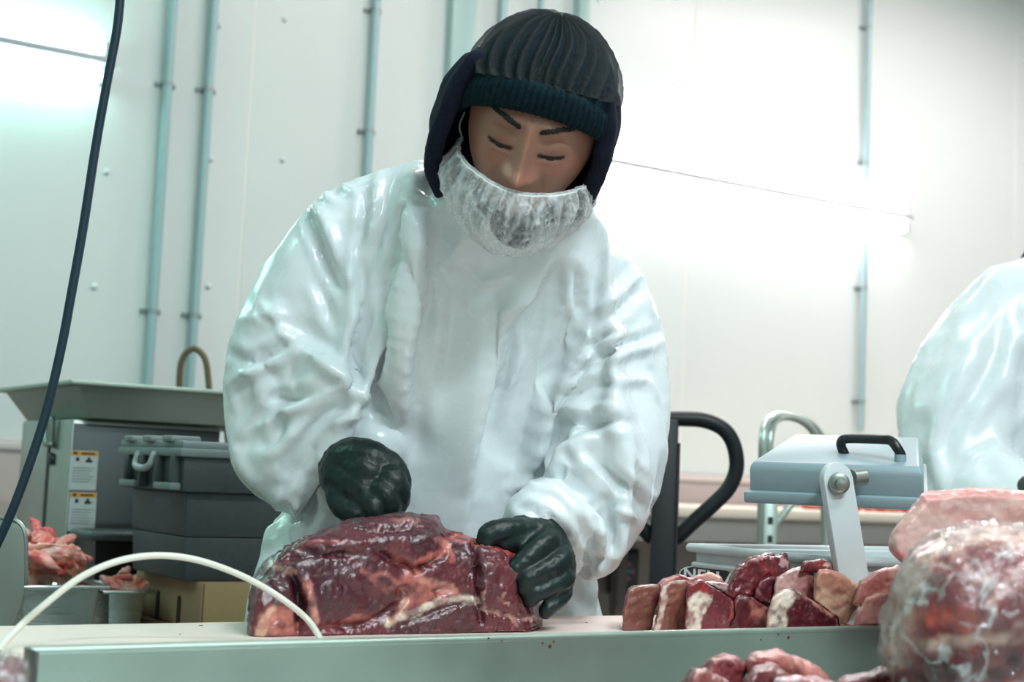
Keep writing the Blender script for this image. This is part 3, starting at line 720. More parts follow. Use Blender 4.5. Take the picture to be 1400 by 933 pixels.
# navy hood round the head and neck
def hood_part():
    mb = MB(); zs = np.linspace(-.180, .070, 18); A = np.radians(np.linspace(-116, 116, 44))
    rows_o, rows_i = [], []
    for z in zs:
        k = (z + .180) / .250
        rx = np.interp(k, [0, .25, .55, .8, 1], [.100, .126, .134, .128, .108]); ry = np.interp(k, [0, .3, .7, 1], [.095, .12, .130, .120])
        yc = np.interp(k, [0, .3, .5, 1], [-.085, -.040, -.018, -.008]); xo = np.interp(k, [0, .5, 1], [-.012, -.012, -.006])
        for R, d in ((rows_o, 0), (rows_i, -.016)):
            roll = 1 + .05 * np.clip((np.abs(A) - 1.9) / .3, 0, 1)
            fold = .004 * np.sin(9 * A + 5 * k) + .005 * pnoise(np.stack([A * 2.2, np.full_like(A, k * 3), np.full_like(A, 4.4)], 1))
            R.append(np.stack([xo + (rx + d + fold) * np.sin(A) * roll, yc - (ry + d + fold) * np.cos(A), np.full_like(A, z) - .020 * np.cos(A) * k], 1))
    O, I = np.array(rows_o), np.array(rows_i); n = len(A); V = []; F = []; nr = len(zs)
    V = np.vstack([O.reshape(-1, 3), I.reshape(-1, 3)]); off = nr * n
    for i in range(nr - 1):
        for j in range(n - 1):
            a = i * n + j; F += [(a, a + 1, a + n + 1, a + n), (off + a, off + a + n, off + a + n + 1, off + a + 1)]
        for j in (0, n - 1):
            a = i * n + j; F.append((a, a + n, off + a + n, off + a))
    for i in (0, nr - 1):
        for j in range(n - 1):
            a = i * n + j; F.append((a, off + a, off + a + 1, a + 1))
    mb.add(H(V), F)
    # rolled front edge
    for sgn in (0, -1):
        e = (O[:, sgn] + I[:, sgn]) / 2; mb.tube(H(e), .0135, 10, True)
    # neck gaiter
    nl = [(0, -.09, -.165), (0, -.06, -.12), (0, -.03, -.08)]
    C = catmull(np.array([list(H(p)) + [r] for p, r in zip(nl, (.085, .082, .080))]), 10); mb.tube(C[:, :3], C[:, 3], 28)
    me = remeshed(mb, 'hood', .0045, 6); return me
hood_o = finish('hood', hood_part(), navy_mat, root, True, 180)

# beanie: knitted dome, ribbed turn-up
def dome_pts(A, K, off=0.0):
    """A azimuth (0 = front), K 0 at the rim .. 1 at the crown"""
    cA = np.cos(A); tilt = .060 * np.where(cA > 0, cA, .25 * cA) - .050
    e = K * math.pi / 2
    rx = .1125 + off; ry = .120 + off; rz = .094 + off
    cz = np.cos(e) ** .72
    x = rx * np.sin(A) * cz; y = -.012 + ry * np.cos(A) * cz; z = .050 + tilt * (1 - K) + rz * np.sin(e) ** 1.0
    y = y - .018 * K * np.sin(e); return np.stack([x, y, z], -1)
def beanie():
    A, K = np.meshgrid(np.linspace(-math.pi, math.pi, 200, endpoint=False), np.linspace(0, .9995, 70))
    P = dome_pts(A, K)
    d = P - np.array([0, -.012, .03]); d /= np.linalg.norm(d, axis=-1)[..., None]
    rib = .0016 * np.sin(A * 60); P = P + d * (rib * (1 - .6 * K))[..., None]
    P2 = H(P.reshape(-1, 3)).reshape(P.shape)
    return gridmesh('crown', P2, True)
hat_o = finish('beanie', beanie(), knit_mat, root, True, 180)
def turnup():
    A = np.linspace(-math.pi, math.pi, 520, endpoint=False); prof = [(-.002, .000), (.006, -.004), (.0105, .004), (.0115, .016), (.0105, .028), (.0075, .037), (.001, .041), (-.006, .036), (-.007, .016), (-.002, .000)]
    P = []
    for o_, h_ in prof:
        cA = np.cos(A); tilt = .072 * np.where(cA > 0, cA, .25 * cA) - .062
        rib = .0017 * np.sin(A * 74) * (1 if o_ > 0 else 0)
        rx = .1015 + o_ + rib; ry = .1165 + o_ + rib
        P.append(np.stack([rx * np.sin(A), -.010 + ry * np.cos(A), .043 + tilt + h_], -1))
    P = np.array(P); return gridmesh('turn_up', H(P.reshape(-1, 3)).reshape(P.shape), True)
tu = finish('turn_up', turnup(), knit_mat, hat_o, True, 180)
# hair net over the beanie: thin dark mesh gathered in pleats that fan out from the brow
def hairnet():
    A, K = np.meshgrid(np.linspace(-math.pi, math.pi, 420, endpoint=False), np.linspace(.0, .9995, 110))
    K = K + (1 - K) * (.19 + .02 * np.cos(A) + .03 * np.sin(A))
    P = dome_pts(A, K, .004)
    fr = np.cos(A) * .5 + .5
    u = A + .25 * np.sin(2 * K * math.pi) * .3
    ple = np.zeros_like(A)
    for a0, w in ((-.95, .05), (-.62, .05), (-.33, .045), (-.17, .035), (.02, .04), (.28, .05), (.62, .06), (.95, .05), (-1.4, .06), (1.4, .06), (1.9, .06), (-1.9, .06), (2.5, .07), (-2.5, .07)):
        c = a0 * (.35 + .65 * K) + .12 * (1 - K)
        q = (u - c) / w; ple += .0075 * np.exp(-q ** 2) - .0055 * np.exp(-((q - 1.6) / .9) ** 2)
    ple *= np.sin(np.clip(K, 0, 1) * math.pi) ** .5
    nz = .0016 * fbm(P.reshape(-1, 3) * 60, 3).reshape(A.shape)
    d = P - np.array([0, -.012, .03]); d /= np.linalg.norm(d, axis=-1)[..., None]
    P = P + d * (ple + nz + .004 * (1 - K) ** 8)[..., None]
    me = gridmesh('hair_net', H(P.reshape(-1, 3)).reshape(P.shape), True)
    dens = .22 * np.clip(ple / .006, -1, 1) + .45 * (1 - smooth01(K, .2, .26)) - .1
    setdens(me, dens.ravel()); return me
hn_mat = net_material('hair_net_mesh', (60, 64, 66), .60, 420, tw=.2)
hn = finish('hair_net', hairnet(), hn_mat, root, True, 180); hn['label'] = 'fine dark hair net gathered in pleats'

# beard net: white gathered pouch over the lower face, with an elastic edge
def beardnet():
    na, nb = 260, 90
    A, B = np.meshgrid(np.radians(np.linspace(-104, 104, na)), np.linspace(0, 1, nb))
    t = np.abs(A) / np.radians(104)
    ztop = np.interp(t, [0, .12, .35, .7, 1], [-.0560, -.0565, -.058, -.060, -.062])
    ytop = .003
    zb = -.195 + .035 * t ** 2
    z = ztop + (zb - ztop) * B
    bul = np.sin(np.clip(B, 0, 1) ** .72 * math.pi) ** .75
    taper = 1 - .60 * B ** 3
    rx = (.095 + .020 * bul) * taper; ry = (.100 + .040 * bul) * taper
    ry = ry + .024 * np.exp(-(A / .75) ** 2) * (1 - B)
    x = rx * np.sin(A); y = ytop + ry * np.cos(A) + .010 * B
    P = np.stack([x, y, z], -1); C = np.array([0, 0, -.08]); d = P - C; d /= np.linalg.norm(d, axis=-1)[..., None]
    q = np.stack([A.ravel() * 3.6, B.ravel() * 1.3 + A.ravel() * .4, np.full(A.size, 2.0)], 1)
    w1 = (1 - np.abs(fbm(q * 1.0, 3, .6)) * 2.4).reshape(A.shape); q2 = np.stack([A.ravel() * 9, B.ravel() * 3.2, np.full(A.size, 6.0)], 1)
    w2 = (1 - np.abs(fbm(q2, 3, .6)) * 2.4).reshape(A.shape)
    P = P + d * (.0055 * (w1 - .4) + .0022 * (w2 - .4))[..., None] * (.35 + .65 * bul)[..., None]
    me = gridmesh('beard_net', H(P.reshape(-1, 3)).reshape(P.shape))
    lines = 0
    for sd, sc in ((1.3, 5.0), (7.7, 6.5), (15.1, 8.5), (23.9, 11.0)):
        nn = fbm(np.stack([A.ravel() * sc * .55, B.ravel() * sc * .45 + .35 * A.ravel() * sc * .55 * (1 if sd < 10 else -1), np.full(A.size, sd)], 1), 2).reshape(A.shape)
        lines = np.maximum(lines, np.exp(-(nn / .035) ** 2) * np.clip(.5 + 1.5 * np.roll(w1, 17, 1) - .6, 0, 1))
    P = P + d * (.0018 * lines)[..., None]
    me = gridmesh('beard_net', H(P.reshape(-1, 3)).reshape(P.shape))
    dens = .42 * lines - .10 + .10 * np.clip(w2 - .55, -.35, .45) + .35 * np.clip(w1 - .6, -.4, .4) + .30 * (1 - smooth01(B, 0, .04)) + .28 * smooth01(B, .55, .95) + .25 * smooth01(t, .6, 1)
    setdens(me, dens.ravel())
    edge = P[1]
    return me, edge
bn_mat = net_material('beard_net_fabric', (238, 242, 242), .56, 160, tw=.4)
bn_me, edge = beardnet()
bn = finish('beard_net', bn_me, bn_mat, root, True, 180); bn['label'] = 'thin white gathered beard net'
el = MB(); el.tube(H(edge + np.array([0, .001, 0])), .0013, 8); el.build('elastic_edge', mat('white_elastic', (235, 238, 238), .6), bn)
for sgn in (0, -1):
    e0 = edge[sgn]; lp = MB(); lp.tube(H(catmull([e0, e0 + np.array([np.sign(e0[0]) * .008, -.010, .012]), e0 + np.array([np.sign(e0[0]) * .006, -.022, .030])], 10)), .0013, 6)
    lp.build('ear_loop', MATS['white_elastic'], bn)
# boots
for sgn in (-1, 1):
    w, f = yawax(31); c = hipc + w * .12 * sgn; c[2] = 0; fw = -f
    mb = MB(); R = []
    for k, (z, a, b, o_) in enumerate([(0, .05, .135, .05), (.03, .052, .138, .05), (.06, .050, .13, .048), (.09, .048, .10, .03), (.12, .048, .066, .008), (.2, .05, .056, 0), (.32, .056, .06, 0), (.34, .056, .06, 0)]):
        R.append(ring(c + fw * o_ + ZZ * z, (w, fw), a, b, 24, 2.4))
    mb.loft(R); mb.build('boot', boot_mat, root)
print('person', time.time() - T0)
# ------------------------------------------------------------------ second worker, cut off by the right edge
def second_person():
    k_ = 1.09
    def pix(x, y, d): return globals()['pix'](x - 10, y, d * k_)
    def limb(mb, pts, *a): return globals()['limb'](mb, [(x - 10, y, d * k_, r * 1.05) for x, y, d, r in pts], *a)
    rt = thing('person', pix(1500, 900, 2.95) * np.array([1, 1, 0]), 'second worker in a white gown, cut off at the right edge', 'person')
    mb = MB(); yw = 24
    S = catmull([list(pix(x, y, d)) + [a, b] for x, y, d, a, b in [(1490, 345, 2.92, .08, .08), (1480, 385, 2.93, .14, .11), (1470, 440, 2.95, .20, .14), (1470, 560, 2.97, .20, .15), (1480, 720, 3.0, .21, .16), (1490, 900, 3.02, .25, .17), (1500, 1150, 3.04, .28, .19)]], 26)
    mb.loft([ring(s[:3], yawax(yw), s[3], s[4]) for s in S])
    limb(mb, [(1440, 415, 2.90, .10), (1385, 440, 2.86, .115), (1350, 490, 2.84, .120), (1330, 560, 2.82, .118), (1330, 620, 2.78, .105), (1370, 655, 2.70, .090), (1410, 670, 2.62, .065)], 30)
    limb(mb, [(1540, 420, 2.98, .10), (1600, 460, 2.98, .11), (1630, 550, 2.95, .11), (1610, 640, 2.85, .10), (1540, 690, 2.70, .08), (1510, 700, 2.62, .06)], 30)
    me = remeshed(mb, 'gown', .016, 6); co = getco(me); no = getno(me); bd_ = me.copy(); setco(bd_, co - no * .035)
    px_, py_, _ = proj(co)
    rid = 1 - np.abs(fbm(co * np.array([8, 8, 6]) + 1.7, 2)) * 2.2; setco(me, co + no * (.018 * (rid - .45))[:, None])
    pn = np.full(len(co), .05); pn[py_ < 375] = 1; pn[py_ > 1000] = .5
    g = sim_cloth(me, bd_, pn, frames=10, shrink=-.11, bend=.25, stiff=15, grav=.5)
    setco(g, lapsmooth(g, getco(g), 1, .5)); g = evalmesh(g, [('SUBSURF', dict(levels=1, render_levels=1))]); g.name = 'gown'
    b = MB()
    S2 = [(pix(x, y, d), a, c) for x, y, d, a, c in [(1488, 360, 2.93, .07, .07), (1475, 430, 2.95, .15, .10), (1475, 600, 2.98, .15, .10), (1485, 850, 3.01, .16, .11)]]
    b.loft([ring(p, yawax(yw), a, c) for p, a, c in S2])
    hc = pix(1530, 255, 2.85); b.ell(hc, (.078, .098, .12), frame(30, 10, 20), 32, 24); b.tube([pix(1492, 350, 2.93), pix(1505, 310, 2.90), hc], [.06, .058, .05], 16)
    hp = pix(1490, 880, 3.02); w, f = yawax(yw)
    for sg in (-1, 1):
        a0 = hp + w * .085 * sg; a1 = hp + w * .12 * sg; a1[2] = .10; b.tube(catmull([a0, (a0 + a1) / 2, a1], 12), np.linspace(.085, .045, 12), 16, True)
        c = a1.copy(); c[2] = 0; fw = -f; m2 = MB(); m2.loft([ring(c + fw * o_ + ZZ * z, (w, fw), x, y, 24) for z, x, y, o_ in ((0, .05, .135, .05), (.04, .052, .138, .05), (.09, .048, .10, .03), (.12, .048, .066, .008), (.32, .056, .06, 0))]); m2.build('boot', boot_mat, rt)
    limb(b, [(1440, 420, 2.90, .05), (1350, 490, 2.84, .05), (1330, 610, 2.80, .04), (1415, 672, 2.60, .028)]); limb(b, [(1540, 425, 2.98, .05), (1625, 540, 2.95, .045), (1540, 690, 2.70, .035), (1505, 702, 2.60, .028)])
    bme = remeshed(b, 'body', .012, 3); cb_ = getco(bme); setcol(bme, np.tile(lin((150, 106, 88)), (len(cb_), 1))); finish('body', bme, skin_mat, rt, True, 180)
    finish('gown', g, gown_mat, rt, True, 180)
    ax = frame(30, 10, 20); m3 = MB(); m3.ell(hc - ax[1] * .03 - ax[2] * .015, (.125, .115, .15), ax, 32, 22)
    hm_ = remeshed(m3, 'hood', .006, 2); co = getco(hm_); q = (co - hc) @ ax.T
    inside = (np.abs(q[:, 0]) < .085) & (q[:, 1] > .02); co[inside] -= ax[1] * .04; setco(hm_, co); finish('hood', hm_, navy_mat, rt, True, 180)
    m4 = MB(); m4.tube([pix(1485, 375, 2.93), pix(1492, 345, 2.92), pix(1500, 315, 2.90)], [.13, .115, .10], 28); finish('hood_collar', remeshed(m4, 'collar', .007, 4), navy_mat, rt, True, 180)
    m5 = MB(); m5.ell(hc + ax[2] * .045, (.10, .115, .10), ax, 32, 22); finish('beanie', m5.mesh('beanie'), knit_mat, rt, True, 180)
    for sg, cuff, pts in ((0, None, [[(1405, 668, 2.64, .034), (1430, 678, 2.58, .036), (1450, 686, 2.55, .032)]]), (1, None, [[(1512, 700, 2.64, .034), (1492, 704, 2.58, .036), (1476, 706, 2.55, .032)]])):
        s = 1 if sg == 0 else -1; bx, by = (1448, 684) if sg == 0 else (1478, 704)
        ch = [[(bx, by - 12 + 9 * k, 2.555, .016), (bx + s * 22, by - 12 + 10 * k, 2.53, .013), (bx + s * 30, by + 4 + 9 * k, 2.52, .012), (bx + s * 22, by + 14 + 8 * k, 2.53, .011)] for k in range(4)] + [[(bx - s * 10, by - 12, 2.57, .018), (bx + s * 6, by - 26, 2.54, .014), (bx + s * 20, by - 28, 2.52, .012)]]
        m6 = MB()
        for c in pts: limb(m6, c, 12, 14)
        for c in ch: limb(m6, c, 16, 12)
        finish('glove', remeshed(m6, 'glove', .004, 3), glove_mat, rt, True, 180)
second_person()
# ------------------------------------------------------------------ meat
meat_mat = mat('raw_meat', (110, 40, 46), .34, attr='Col', bump=.22, bscale=120, bdetail=6, var=.10, vscale=60, coat=.6, coatr=.10, sss=.05, spec=.45)
fat_mat = mat('fatty_meat', (214, 170, 156), .38, attr='Col', bump=.08, bscale=70, var=.06, vscale=50, coat=.35, coatr=.2, sss=.12, spec=.4)
RED, DARK, BROWN, PINK, FAT, CREAM, SALMON, ORANGE = (94, 32, 42), (66, 21, 32), (150, 98, 86), (196, 130, 122), (220, 196, 184), (226, 212, 196), (192, 116, 108), (184, 98, 88)
def densify(o, n=70):
    o = np.array(o, float); o = np.vstack([o, o[:1]]); L = np.r_[0, np.cumsum(np.hypot(*np.diff(o, axis=0).T))]
    t = np.linspace(0, L[-1], n, endpoint=False); return np.stack([np.interp(t, L, o[:, 0]), np.interp(t, L, o[:, 1])], 1)
def layered(outline, dfun, layers, voxel=.004, smooth=3, zmin=None, anchor=(.5, 1.0), n=70):
    """a traced outline given its own distance, then built up in depth slices that swell and shrink -> closed solid"""
    o = densify(outline, n); lo, hi = o.min(0), o.max(0); c = lo + (hi - lo) * np.array(anchor)
    R = []
    for dd, sx, sy in layers:
        q = c + (o - c) * np.array([sx, sy])
        R.append(np.array([pix(x, y, dfun(x) + dd) for x, y in q]))
    mb = MB(); mb.loft(R)
    me = remeshed(mb, 'meat', voxel, smooth)
    if zmin is not None:
        co = getco(me); co[:, 2] = np.maximum(co[:, 2], zmin); setco(me, co)
    return me
def paint(me, base, base2=None, nscale=18, amt=.5, seed=0.0, regions=(), marble=0.0, mcol=FAT, warp=3.0, streak=None):
    """vertex colours: muscle, fat seams, connective tissue, and shade where a region paints it"""
    co = getco(me); px, py, d = proj(co)
    wx = warp * fbm(co * 45 + seed, 3); wy = warp * fbm(co * 45 + seed + 50, 3); px = px + wx * 1.6 + 2.2 * fbm(co * 130 + seed, 2); py = py + wy * 1.6 + 2.2 * fbm(co * 130 + 60 + seed, 2)
    C = np.tile(lin(base), (len(co), 1))
    if base2 is not None:
        w = smooth01(fbm(co * nscale + seed, 4), -.35, .35)[:, None] * amt * 2; w = np.clip(w, 0, 1); C = C * (1 - w) + lin(base2) * w
    if marble:
        q = np.abs(fbm(co * np.array([60, 60, 110]) + seed, 3)); w = (1 - smooth01(q, 0, .07)) * marble * smooth01(fbm(co * 22 + seed, 2), -.1, .4)
        C = C * (1 - w[:, None]) + lin(mcol) * w[:, None]
    for kind, pts, w, col, op in regions:
        if kind == 'line':
            q, t = polydist(px, py, pts); m = (1 - smooth01(q, w * .45, w * 1.0)) * op
        else:
            q, t = polydist(px, py, list(pts) + [pts[0]]); ins = inpoly(px, py, pts); m = smooth01(np.where(ins, q, -q), -w, w) * op
        m = m * np.clip(.75 + 1.1 * fbm(co * 70 + seed + len(pts), 3), .25, 1)
        C = C * (1 - m[:, None]) + lin(col) * m[:, None]
    setcol(me, np.clip(C, 0, 1))
def ripple(me, amp, scale, seed=0.0, ridged=False, aniso=(1, 1, 1)):
    co = getco(me); no = getno(me); n = fbm(co * scale * np.array(aniso) + seed, 4)
    if ridged: n = .5 - np.abs(n) * 1.6
    setco(me, co + no * (amp * n)[:, None])
def grooves(me, lines):
    co = getco(me); no = getno(me); px, py, d = proj(co); px = px + 2 * fbm(co * 50, 2); py = py + 2 * fbm(co * 50 + 9, 2)
    v = CAM - co; v /= np.linalg.norm(v, axis=1)[:, None]; fr = smooth01((no * v).sum(1), .0, .35); off = np.zeros(len(co))
    for pts, w, h in lines:
        q, t = polydist(px, py, pts); off += h * np.exp(-(q / w) ** 2) * np.sin(np.clip(t, .04, .96) * math.pi) ** .4
    setco(me, co + no * (off * fr)[:, None])

def floorclamp(me, z):
    co = getco(me); co[:, 2] = np.maximum(co[:, 2], z); setco(me, co)
# ---- the big joint under the knife
def droast(x): return 1.785 + .00050 * (x - 340)
ro = [(338, 872), (338, 838), (346, 792), (368, 764), (400, 744), (432, 730), (470, 716), (520, 704), (556, 700), (596, 708), (606, 724), (640, 734), (652, 738), (700, 752), (722, 775), (740, 840), (738, 875), (540, 880)]
roast = layered(ro, droast, [(-.045, .90, .62), (-.038, .955, .80), (-.018, .99, .95), (.01, 1, 1), (.05, 1, 1), (.08, .97, .95), (.105, .90, .84), (.12, .78, .66)], .0026, 3, ZBOARD + .0006, n=110)
ripple(roast, .0055, 13, 2.0); ripple(roast, .0026, 45, 8.0); ripple(roast, .0010, 140, 3.0)
grooves(roast, [
    ([(650, 735), (653, 775), (655, 812), (659, 850)], 4.5, -.020), ([(646, 740), (648, 790), (650, 820)], 6, .003),
    ([(399, 785), (406, 805), (412, 825), (408, 865)], 5.5, -.016), ([(418, 798), (424, 825), (428, 850)], 8, .007),
    ([(391, 764), (422, 756), (452, 757), (480, 760)], 4.5, -.010), ([(380, 752), (420, 743), (470, 742), (520, 748)], 9, .006),
    ([(516, 755), (544, 769), (569, 779), (592, 770), (606, 755)], 5, -.014), ([(520, 735), (560, 745), (600, 735)], 16, .008),
    ([(430, 800), (470, 812), (500, 805)], 38, .008), ([(440, 858), (490, 857), (530, 840), (560, 812)], 6, -.009), ([(590, 812), (601, 808), (612, 806)], 5, -.010),
    ([(545, 810), (556, 804)], 6, -.010), ([(640, 722), (620, 730), (607, 742)], 6, -.006), ([(470, 716), (520, 728), (560, 726)], 5, -.006),
    ([(660, 833), (693, 843), (736, 851)], 4, -.006), ([(535, 860), (581, 842), (626, 826), (650, 830)], 5, -.006)])
paint(roast, RED, DARK, 14, .55, 1.0, [
    ('poly', [(372, 770), (400, 748), (470, 742), (520, 752), (560, 780), (540, 800), (500, 820), (470, 855), (430, 850), (400, 800)], 8, (66, 20, 34), .75),
    ('poly', [(540, 860), (580, 840), (628, 824), (652, 830), (656, 860)], 5, (84, 36, 44), .8), ('poly', [(660, 760), (700, 770), (735, 835), (735, 850), (664, 832)], 5, (98, 42, 46), .6),
    ('poly', [(535, 780), (575, 775), (600, 765), (640, 770), (650, 810), (600, 815), (560, 800)], 8, (104, 32, 42), .7),
    ('line', [(520, 716), (545, 712), (570, 712)], 5, (176, 112, 100), .7), ('poly', [(512, 706), (535, 705), (540, 716), (520, 718)], 3, (70, 16, 34), .8),
    ('line', [(652, 738), (628, 737), (608, 742), (616, 761), (597, 759), (569, 773), (540, 762)], 9, ORANGE, .85), ('line', [(600, 740), (614, 752)], 8, SALMON, .6),
    ('poly', [(548, 784), (566, 776), (585, 790), (600, 805), (634, 806), (628, 818), (590, 826), (560, 838), (540, 848), (545, 815)], 6, (178, 98, 90), .9),
    ('line', [(532, 853), (557, 841), (581, 832), (605, 822), (626, 818), (648, 824)], 7, CREAM, .9), ('line', [(534, 851), (548, 838), (554, 822)], 8, (208, 160, 140), .8),
    ('line', [(570, 788), (590, 800), (620, 808)], 7, (204, 140, 124), .7), ('poly', [(540, 812), (555, 805), (562, 815), (548, 822)], 3, (58, 14, 22), .9),
    ('poly', [(522, 826), (538, 818), (545, 835), (535, 848), (522, 840)], 4, (88, 26, 36), .9),
    ('line', [(493, 778), (507, 790), (525, 783), (545, 800)], 5, (176, 104, 96), .7), ('line', [(507, 794), (530, 810), (545, 800)], 6, (178, 104, 94), .55),
    ('line', [(656, 742), (676, 748), (702, 755), (715, 768)], 6, (190, 92, 78), .8), ('line', [(660, 833), (676, 836), (693, 842), (715, 845), (736, 850)], 3.2, (206, 162, 146), .85),
    ('line', [(662, 810), (660, 824), (660, 833)], 3, (206, 170, 152), .8), ('line', [(690, 812), (684, 822), (694, 826)], 2.5, (196, 150, 138), .7), ('line', [(700, 843), (708, 858)], 3, (190, 140, 130), .6),
    ('poly', [(652, 745), (668, 748), (664, 790), (655, 812)], 3, (78, 48, 50), .8),
    ('poly', [(350, 872), (356, 840), (368, 832), (402, 830), (408, 872)], 5, (194, 112, 98), .85), ('line', [(355, 870), (362, 845), (372, 838)], 8, (218, 176, 150), .85),
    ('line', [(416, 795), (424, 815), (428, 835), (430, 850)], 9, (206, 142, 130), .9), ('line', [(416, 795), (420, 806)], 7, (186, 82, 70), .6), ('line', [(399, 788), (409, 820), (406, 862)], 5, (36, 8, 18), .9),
    ('line', [(390, 765), (411, 749), (440, 741), (470, 742)], 6, (150, 62, 62), .6), ('line', [(372, 772), (385, 778), (400, 782)], 8, (190, 140, 120), .5), ('line', [(440, 856), (500, 852)], 5, (150, 60, 56), .5),
    ('line', [(470, 852), (490, 842), (508, 846)], 5, (196, 116, 100), .6)], marble=.35, mcol=(190, 140, 134), warp=2.2)
floorclamp(roast, ZBOARD + .0006)
beef = finish('beef_joint', roast, meat_mat, None, True, 180)
tag(beef, 'large dark red beef joint with white fat seams, half sliced at one end', 'meat')

# ---- cut blocks further along the board
def block(name, outline, d, thick, label, base, base2, regions=(), mt=None, seed=0., bulge=.0, slope=.0004, amt=.5, marble=.2, zmin=ZBOARD + .0006, voxel=.0023, rip=.0014, group='cut beef blocks on the board', cat='meat', lay=None):
    x0 = np.mean([p[0] for p in outline])
    L = lay or [(-bulge - .003, .93, .955), (-bulge * .5 - .001, .985, .99), (0, 1, 1), (thick * .6, 1, 1), (thick * .9, .96, .96), (thick, .86, .88)]
    me = layered(outline, lambda x: d + slope * (x - x0), L, voxel, 1, zmin, n=80)
    ripple(me, rip, 40, seed); ripple(me, .0003 if name == 'fat_covered_joint' else .0011, 130, seed + 5); ripple(me, rip * .8, 22, seed + 2, True); floorclamp(me, zmin); paint(me, base, base2, 20, amt, seed, regions, marble)
    return tag(finish(name, me, mt or meat_mat, None, True, 180), label, cat, group)
G = 'cut beef blocks on the board'
block('meat_block', [(851, 866), (852, 838), (858, 806), (866, 801), (900, 800), (902, 812), (888, 866)], 2.02, .07, 'browned square beef block at the left end of the pile beside the pallet jack', BROWN, (128, 78, 68), [('line', [(902, 800), (890, 866)], 4, (94, 34, 40), .9), ('line', [(853, 866), (854, 820), (860, 804)], 3, (168, 96, 84), .5)], seed=1., marble=.1)
block('meat_block', [(893, 866), (905, 803), (914, 797), (938, 794), (945, 800), (938, 866)], 1.985, .08, 'browned upright beef slab with a white fat strip on its left', (146, 94, 82), (122, 72, 64), [('line', [(912, 797), (906, 825), (896, 866)], 5.5, FAT, .9), ('poly', [(918, 832), (926, 824), (930, 834), (922, 840)], 2, (166, 84, 72), .6), ('line', [(941, 796), (937, 866)], 2.5, (96, 30, 38), .8)], seed=2., marble=.1)
block('meat_block', [(936, 868), (940, 800), (956, 793), (966, 798), (978, 806), (1002, 822), (1003, 840), (995, 868)], 1.955, .09, 'beef block with a broad white fat band down its front', (112, 38, 48), (92, 28, 38), [('poly', [(938, 868), (941, 816), (958, 808), (972, 812), (964, 836), (954, 868)], 2.5, CREAM, 1.0), ('poly', [(940, 812), (942, 799), (958, 793), (972, 802), (974, 812), (968, 818), (958, 808), (948, 814)], 2.5, (150, 36, 40), .9), ('line', [(1000, 822), (1002, 840), (994, 868)], 3.5, (160, 84, 74), .8)], seed=3.)
block('meat_block', [(984, 868), (994, 836), (1010, 815), (1030, 818), (1050, 832), (1058, 850), (1054, 868)], 1.98, .08, 'dark beef block with a pink fatty side, left of the fat rimmed block', (98, 34, 40), (80, 24, 32), [('poly', [(1024, 822), (1048, 832), (1056, 852), (1050, 866), (1030, 850)], 4, (180, 116, 104), .85), ('line', [(1008, 815), (994, 850)], 4, (140, 74, 62), .7)], seed=4.)
block('meat_block', [(958, 800), (970, 795), (1000, 800), (1030, 815), (1034, 824), (1004, 826), (980, 812)], 2.03, .07, 'flat piece of beef with a shiny silver skin lying over two blocks', (150, 104, 100), (112, 60, 64), [('line', [(965, 797), (990, 804), (1020, 812)], 3, (206, 190, 190), .7)], seed=5., zmin=ZBOARD + .0, bulge=.01)
block('meat_block', [(896, 806), (904, 794), (928, 786), (942, 792), (958, 786), (972, 784), (986, 790), (990, 800), (960, 806), (920, 806)], 2.10, .08, 'low pink trimmed beef piece behind the browned blocks', (142, 60, 62), PINK, [('line', [(955, 788), (975, 788), (988, 798)], 6, (214, 170, 150), .8), ('line', [(926, 787), (940, 792)], 5, (112, 20, 36), .8)], seed=6., bulge=.01)
block('meat_block', [(988, 822), (1000, 792), (1008, 776), (1022, 766), (1040, 762), (1050, 759), (1062, 760), (1072, 757), (1077, 770), (1074, 790), (1060, 812), (1034, 830), (1010, 832)], 2.04, .06, 'dark red ragged beef lump at the top of the pile', (104, 26, 36), (76, 18, 28), [('line', [(1008, 776), (1030, 765), (1052, 760)], 5, (142, 64, 60), .6), ('line', [(1068, 760), (1074, 775)], 4, (196, 150, 150), .7), ('poly', [(1034, 770), (1060, 764), (1068, 786), (1044, 796)], 5, (146, 44, 46), .7)], seed=7., bulge=.02, rip=.004)
block('meat_block', [(1056, 832), (1060, 792), (1078, 780), (1100, 774), (1110, 778), (1114, 800), (1112, 832)], 2.02, .05, 'pale fat topped beef block behind the round dark slice', (190, 150, 146), (172, 112, 108), [('line', [(1062, 786), (1080, 781), (1100, 776)], 7, (226, 212, 206), .9), ('line', [(1110, 782), (1104, 820)], 5, (110, 44, 44), .7)], mt=fat_mat, seed=8., bulge=.006)
block('meat_block', [(1030, 834), (1032, 806), (1040, 792), (1054, 787), (1066, 790), (1072, 806), (1068, 826), (1050, 838)], 2.02, .06, 'round dark red beef slice facing out of the pile', (92, 24, 38), (74, 18, 32), [('line', [(1036, 806), (1050, 825), (1056, 832)], 3, (172, 130, 122), .7), ('line', [(1032, 815), (1040, 794), (1056, 788), (1068, 792)], 2.2, (150, 90, 86), .7)], seed=9., bulge=.01)
block('meat_block', [(1048, 868), (1050, 836), (1056, 816), (1070, 806), (1084, 806), (1100, 816), (1124, 830), (1144, 846), (1148, 868)], 1.945, .06, 'dark beef block with a thick white fat rim in front of the pile', (84, 22, 34), (70, 16, 28), [('poly', [(1046, 870), (1048, 834), (1056, 812), (1080, 802), (1096, 812), (1082, 824), (1075, 845), (1074, 870)], 3, CREAM, 1.0), ('line', [(1050, 860), (1054, 830), (1062, 815)], 6, (206, 168, 152), .7), ('line', [(1100, 816), (1124, 830), (1146, 848)], 3, (178, 124, 104), .7)], seed=10., bulge=.004, marble=.25)
